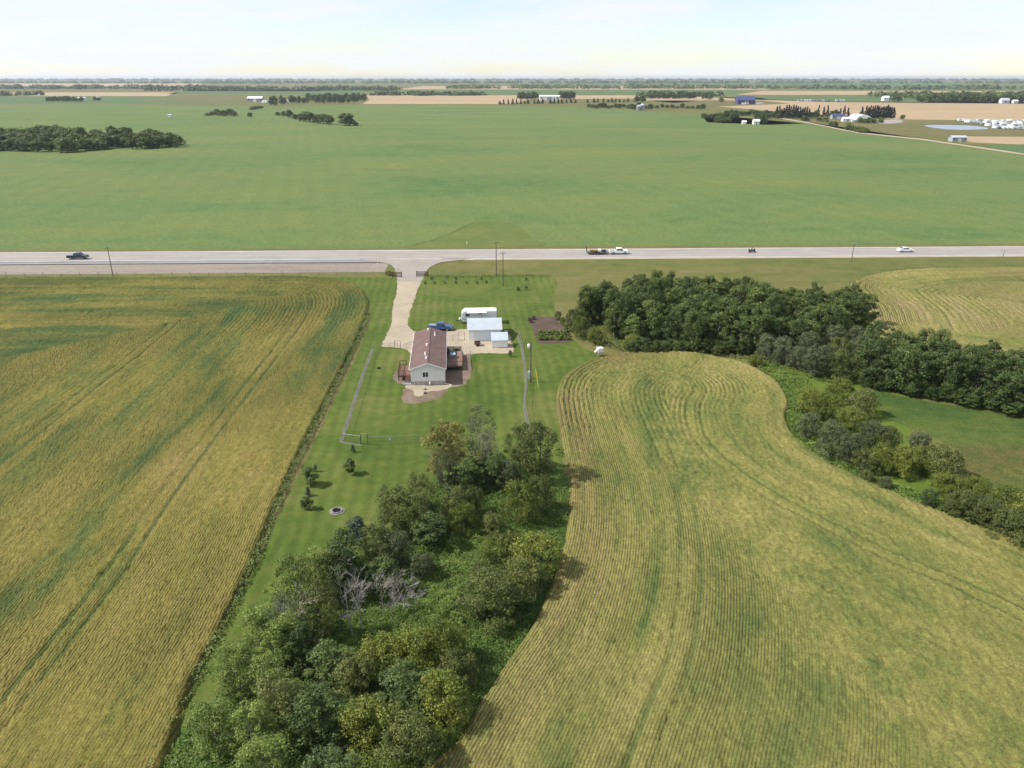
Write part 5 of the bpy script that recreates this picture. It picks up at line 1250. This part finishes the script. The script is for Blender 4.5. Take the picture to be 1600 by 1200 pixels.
# gravel strips below the side fences
def strip_along(name, pix, wid, z_, mat):
    c = [P(*p).xy for p in pix]; l = []; r = []
    for i, p in enumerate(c):
        d = (c[min(i+1, len(c)-1)]-c[max(i-1, 0)]).normalized(); n_ = Vector((-d.y, d.x)); l.append(p+n_*wid/2); r.append(p-n_*wid/2)
    return sheet(name, l+r[::-1], z_, mat, 0, world=True)
M['edging'] = grass_mat('gravel_edging', [(.3, (.085, .09, .055)), (.5, (.125, .125, .095)), (.7, (.165, .16, .13))], .3, 1.5, 6, .25)
strip_along('gravel_strip', [(582.5, 545), (565, 592), (548, 645), (533, 690), (533.5, 691)], .55, .014, M['edging'])
strip_along('gravel_strip', [(534, 691), (565, 696)], .4, .015, M['edging'])
strip_along('gravel_strip', [(808, 522), (815, 545), (819, 570), (822, 598), (820, 622), (819, 640), (824, 665), (828, 690)], .42, .014, M['edging'])
# entrance gates of dark boards
for px, py, wd, lab in [(620.5, 433.5, 1.25, 'dark wooden board fence panel left of the driveway entrance'), (660.0, 432.5, 1.55, 'dark wooden board fence panel right of the driveway entrance')]:
    o = empty('entrance_fence', P(px, py), R(2), lab, 'fence')
    for s_ in (-1, 1): MB().box((s_*wd, 0, .8), (.18, .18, 1.6)).build('post', M['wood_dark'], o)
    for i in range(4): MB().box((0, -.1, .3+i*.36), (2*wd-.1, .05, .2)).build('board', M['wood_dark'], o)
# wire fences along the road: posts and strands
def wire_fence(pix, lab, step=5.0, h_=1.2, name='wire_fence'):
    pts = [P(*p) for p in pix]; o = empty(name, pts[0], 0, lab, 'fence'); a = Vector(); b = pts[-1]-pts[0]; Lg = b.length; n_ = round(Lg/step)
    for i in range(n_+1):
        q = b*i/n_; MB().tube([q, q+Vector((0, 0, h_+random.Random(i).uniform(-.05, .12)))], .06, 6).build('post', M['wood_grey'], o)
    mb = MB()
    for z_ in (.4, .75, 1.08): mb.tube([a+Vector((0, 0, z_)), b+Vector((0, 0, z_))], .008, 3)
    mb.build('strand', M['wire'], o)
wire_fence([(668, 432), (855, 432)], 'post and wire fence along the top of the lawn right of the driveway')
wire_fence([(10, 433), (612, 431)], 'post and wire fence between the gravel bank and the left wheat field')

def pole(px, py, h_, label, r=.13, xarm=True, kind='wood_pole', name='power_pole', cat='power pole'):
    o = empty(name, P(px, py), R(8), label, cat)
    MB().tube([(0, 0, 0), (0, 0, h_)], [r, r*.7], 8).build('pole', M[kind], o)
    if xarm:
        MB().box((0, -.14, h_-.35), (1.7, .1, .12)).build('crossarm', M['wood_pole'], o)
        for s_ in (-.75, 0, .75): MB().lathe([(.01, 0), (.05, .0), (.06, .06), (.03, .12), (.05, .16), (.01, .2)], 8, (s_, -.14, h_-.29)).build('insulator', M['plastic_white'], o)
    return o
pole(177, 433.5, 8.4, 'tall wooden power pole beside the left wheat field')
pole(775.5, 430.5, 9.4, 'taller of two wooden power poles on the lawn fence line')
pole(786, 447, 9.0, 'nearer of two wooden power poles standing on the upper lawn')
pole(1330, 410, 5.6, 'wooden power pole on the highway verge at right', .11)
pole(1567, 402, 2.2, 'short post on the highway verge at far right', .08, False, name='marker_post', cat='post')
yp = pole(829, 597.5, 7.6, 'wooden yard pole with white transformer beside the right fence', .12, False)
MB().lathe([(.01, 0), (.24, .02), (.25, .75), (.2, .85), (.01, .87)], 12, (-.36, 0, 6.35)).build('transformer', M['plastic_white'], yp, smooth=True)
MB().box((-.2, 0, 6.8), (.3, .08, .08)).build('bracket', M['metal'], yp)
MB().tube([(.12, -.04, 7.4), (.75, -4.6, .0)], .012, 4).build('guy_wire', M['wire'], yp)
MB().tube([(.46, -2.5, 3.4), (.68, -4.1, .8)], .05, 6).build('guy_guard', M['yellow_guard'], yp)
o = empty('meter_pedestal', P(826.5, 592), 0, 'pale green metal meter box at the foot of the yard pole', 'meter box')
MB().box((0, 0, .75), (.45, .35, 1.5)).build('cabinet', M['green_box'], o, .03); MB().box((0, -.19, 1.0), (.3, .04, .45)).build('door', M['green_box'], o)
# white tank on legs
o = empty('water_tank', P(936, 556), R(15), 'boxy white water tank on a slanted leg frame above the middle wheat field', 'tank')
MB().box((.15, 0, 1.25), (1.15, 1.0, .95)).build('tank', M['plastic_white'], o, .1)
MB().lathe([(.01, 1.72), (.2, 1.72), (.2, 1.82), (.01, 1.83)], 10, (.15, 0, 0)).build('cap', M['plastic_white'], o)
for a in (-.5, .5):
    for b in (-.42, .42): MB().bar((a*1.25+.1, b*1.1, 0), (a+.12, b, .82), .07, .07).build('leg', M['metal'], o)
MB().bar((-.55, -.45, .8), (.75, -.45, .8), .08, .08).bar((-.55, .45, .8), (.75, .45, .8), .08, .08).build('frame', M['metal'], o)
MB().bar((-.95, -.1, .9), (-.4, -.1, 1.5), .5, .04).build('panel', M['plastic_white'], o)
# target sign by the bottom fence
o = empty('garden_ornament', P(609.5, 694), 0, 'oval green and white ornament on a stick at the bottom yard fence', 'ornament')
MB().tube([(0, 0, 0), (0, 0, .55)], .02, 6).build('stick', M['black_metal'], o)
MB().lathe([(.01, -.03), (.26, -.03), (.26, .03), (.01, .03)], 18, (0, 0, .85), 'y').build('disc', M['green_sign'], o); o.children[1].scale = (.75, 1, 1.0)
MB().lathe([(.01, -.035), (.16, -.035), (.16, .035), (.01, .035)], 16, (0, 0, .85), 'y').build('disc_centre', M['plastic_white'], o)
# fire pit
o = empty('fire_pit', P(526.5, 799), 0, 'round stone ringed fire pit with dark ash on the lawn', 'fire pit')
MB().lathe([(.95, .012), (.95, .08), (.55, .07), (.55, .012)], 28).build('gravel_ring', M['stone'], o)
fr = random.Random(3)
st0 = MB().box((0, 0, 0), (.3, .2, .2)).build('stone', M['stone'], o, .04); me0 = st0.data; bpy.data.objects.remove(st0)
for i in range(14):
    a = 2*math.pi*i/14; s_ = link('stone', me0, None, o); s_.location = (math.cos(a)*.64, math.sin(a)*.64, .14); s_.rotation_euler = (0, 0, a+math.pi/2+fr.uniform(-.1, .1)); s_.scale = (fr.uniform(.8, 1.1),)*3
MB().lathe([(.01, .02), (.5, .02), (.54, .05)], 24).build('ash_bed', M['ash'], o)
for i, a in enumerate((.4, 1.7, 2.6)): MB().tube([(-.3*math.cos(a), -.3*math.sin(a), .08), (.3*math.cos(a), .3*math.sin(a), .13)], .05, 6).build('charred_log', M['ash'], o)
# white marker posts
for px, py in [(618.5, 421.5), (669.5, 419.5), (712.5, 404.5), (590, 415.5), (729.5, 381.5)]:
    o = MB().tube([(0, 0, 0), (0, 0, 1.05)], .06, 6).build('marker_post', M['plastic_white']); o.location = P(px, py)
    tag(o, 'thin white marker post beside the highway intersection', 'post', 'white marker posts at the intersection')
# bird on the lawn / dog-like dark spot: a dark boulder
o = MB().lathe([(.01, 0), (.3, 0), (.32, .16), (.2, .3), (.01, .33)], 9).build('rock', M['ash']); o.location = P(592, 576); tag(o, 'small dark rock on the lawn left of the porch', 'rock')

# ------------------------------------------------------------------ far farm buildings
def barn(px, py, w_, dep, hw, rise, wall, roofm, label, name='farm_building', ridge='x', rz=0.0, door=True, cat='building', wins=3):
    o = empty(name, P(px, py), rz, label, cat)
    gable_shell(w_, dep, hw, rise, 0, ridge).build('wall', M[wall], o); gable_roof(w_, dep, hw, rise, .5, .25, ridge).build('roof', M[roofm], o)
    if door: MB().box((0, -.06, hw*.4), (w_*.22, .12, hw*.8)).build('door', M['grey_wall' if wall != 'grey_wall' else 'white'], o)
    for i in range(wins):
        x_ = -w_*.4+i*w_*.8/max(1, wins-1)
        if abs(x_) < w_*.14: continue
        MB().box((x_, -.05, hw*.6), (w_*.07, .1, hw*.28)).build('window', M['glass'], o)
    return o
barn(398, 159, 32, 16, 7, 3.5, 'grey_wall', 'white_roof', 'long grey barn with pale roof at the far upper left farmstead')
barn(858.5, 157, 46, 22, 9, 2, 'white', 'white_roof', 'large white metal building between dark trees on the far horizon')
barn(521, 157, 16, 11, 6, 3, 'white', 'white_roof', 'white farmhouse inside the shelterbelt left of the ripe field', 'farmhouse', cat='house')
barn(100, 158, 20, 11, 5, 3, 'white', 'metal_roof', 'white roofed building among trees at far upper left', 'farmhouse', cat='house')
barn(127, 157.5, 16, 10, 5, 3, 'white', 'metal_roof', 'pale shed at the right end of the upper left farmstead')
barn(152, 156.3, 12, 8, 5, 2, 'grey_wall', 'metal_roof', 'tiny pale shed standing apart at far upper left')
barn(1166, 163, 34, 22, 8, 7, 'blue_roof', 'blue_roof', 'dark blue hip roofed barn alone in the far pasture', wins=4)
barn(1182, 194.5, 6.5, 6, 3.6, 1.6, 'white', 'white_roof', 'white shed in front of the far grove', wins=2)
barn(1163, 194, 4.2, 4, 2.6, 1.0, 'white', 'white_roof', 'smallest white shed at the left foot of the far grove', door=False, wins=2)
barn(1499, 221.5, 12, 7, 3.4, 1.2, 'grey_wall', 'metal_roof', 'low grey shed with white door beside the far gravel road', wins=2)
barn(1391, 157.5, 30, 14, 7, 3, 'white', 'white_roof', 'white building at the edge of the distant woods')
barn(1571, 161.5, 16, 11, 6, 4, 'white', 'metal_roof', 'white house before the distant woods at upper right', 'farmhouse', cat='house')
barn(1587, 161.5, 9, 8, 4.5, 2, 'white', 'white_roof', 'small white outbuilding at the upper right edge')
barn(1310, 186, 16, 8, 4, 2.2, 'grey_wall', 'blue_roof', 'dark roofed farmhouse among spruces in the far yard', 'farmhouse', cat='house')
barn(1325, 190, 12, 7, 3.5, 1.5, 'white', 'white_roof', 'long white outbuilding left of the rounded building')
barn(265, 182.6, 4, 4, 2.4, .8, 'white', 'metal_roof', 'tiny pale shed far out in the left green field', door=False, wins=0)
# rounded white building
o = empty('quonset_building', P(1349, 190.5), 0, 'white rounded arch roofed building in front of the far spruces', 'building')
arc = [(-10*math.cos(math.pi*i/14), 7.0*math.sin(math.pi*i/14)+1.2) for i in range(15)]
MB().prism([(-10, 0), (10, 0)][::1]+[(x_, z_) for x_, z_ in arc[::-1]], 0, 24, 'y').build('shell', M['white_roof'], o)
MB().box((0, -.08, 2.6), (7, .14, 5.2)).build('door', M['rv_body'], o)
for s_ in (-1, 1): MB().box((s_*6, -.06, 3.2), (1.6, .1, 1.4)).build('window', M['glass'], o)
# steel bins
for px, py, r_, h_, lab in [(997.5, 172.6, 3.6, 6.5, 'left of two shiny steel grain bins at the far field corner'), (1003, 172.4, 4.2, 8, 'right and taller of two steel grain bins at the far field corner')]:
    o = empty('grain_bin', P(px, py), 0, lab, 'grain bin'); pr = []
    for i in range(9): pr += [(r_, i*h_/9), (r_*1.012, i*h_/9+h_/18)]
    MB().lathe(pr+[(r_, h_)], 20).build('wall', M['metal'], o, smooth=True); MB().lathe([(r_*1.03, h_), (.5, h_+r_*.6), (.01, h_+r_*.62)], 20).build('roof', M['metal_roof'], o)
    MB().box((0, -r_-.02, 1.2), (.9, .12, 2)).build('door', M['rim'], o)
# trailers on the far storage lot and other far white vehicles
M['trailer_grey'] = simple('grey_trailer_skin', (.30, .33, .38), .5, .4); M['trailer_beige'] = simple('beige_trailer_skin', (.50, .47, .42), .5, .4)
tvs = []; frn = random.Random(8); used_tv = [0, 0, 0]
for m_, pr_ in (('rv_body', [(-4, .7), (-3.8, 2.9), (-3.3, 3.3), (4, 3.3), (4, .7)]), ('trailer_grey', [(-4, .7), (-3.6, 2.2), (-3.0, 2.6), (3.4, 2.6), (3.4, .7)]), ('trailer_beige', [(-4, 1.5), (-3.9, 3.3), (4, 3.3), (4, .7), (-2.2, .7), (-2.3, 1.5)])):
    tv = empty('parked_trailer', (0, 900, 0)); tvs.append(tv)
    MB().prism(pr_, -1.25, 1.25, 'y').build('body', M[m_], tv); MB().box((.4, -1.28, 2.0), (3.4, .05, .6)).build('window', M['glass'], tv)
    for x_ in (.6, 1.6): MB().lathe([(.01, -1.2), (.4, -1.2), (.4, 1.2), (.01, 1.2)], 10, (x_, 0, .4), 'y').build('wheel', M['tyre'], tv)
def place_trailer(px, py, rz, s_, lab, grp):
    k = frn.choice((0, 0, 0, 1, 2)); c = tvs[k] if not used_tv[k] else copy_tree(tvs[k]); used_tv[k] += 1
    c.location = P(px, py); c.rotation_euler = (0, 0, rz); c.scale = (s_, s_, s_)
    tag(c, ('white ', 'grey ', 'beige ')[k]+lab, 'trailer', ('white ', 'grey ', 'beige ')[k]+grp)
for r, py in enumerate((189.8, 192.0, 194.4, 197.2, 200.2)):
    x = 1500+r*9+frn.uniform(0, 6)+(14 if r > 1 else 0)
    while x < 1625:
        place_trailer(x, py+(x-1500)*.018, math.pi/2+frn.uniform(-.15, .15) if frn.random() < .6 else frn.uniform(-.2, .2), frn.uniform(.75, 1.1), 'camper trailer parked in rows on the far storage lot', 'trailers on the far storage lot')
        x += frn.uniform(6.0, 10.5)
for px in (1249, 1254, 1259, 1263, 1268, 1273, 1279, 1284, 1289, 1294, 1309, 1316): place_trailer(px, 158.4, frn.uniform(-.3, .3), 1.25, 'tiny trailer in the far row along the ripe field', 'trailers in the far row by the ripe field')
for px in (1162, 1166, 1186, 1189): place_trailer(px, 163.6, frn.uniform(-.3, .3), 1.1, 'tiny trailer parked beside the dark blue barn', 'trailers beside the dark blue barn')
for px in (414, 419, 423, 443, 447, 451): place_trailer(px, 160.5+frn.uniform(-1, 1), frn.uniform(-.5, .5), 1.6, 'trailer in the upper left farmyard', 'trailers in the upper left farmyard')
for px in (1335, 1339, 1370, 1376): place_trailer(px, 191, frn.uniform(-.4, .4), .9, 'trailer near the rounded white building', 'trailers near the rounded building')

# ------------------------------------------------------------------ the air
def haze():
    m = bpy.data.materials.new('haze'); m.use_nodes = True; nt = m.node_tree; nt.nodes.clear()
    out = nt.nodes.new('ShaderNodeOutputMaterial'); pv = nt.nodes.new('ShaderNodeVolumePrincipled')
    pv.inputs['Color'].default_value = (.80, .88, 1.0, 1); pv.inputs['Density'].default_value = .00005; pv.inputs['Anisotropy'].default_value = .3
    nt.links.new(pv.outputs[0], out.inputs['Volume'])
    o = MB().box((0, 10900, 29.5), (32400, 22800, 61)).build('haze', m); tag(o, kind='stuff')
haze()
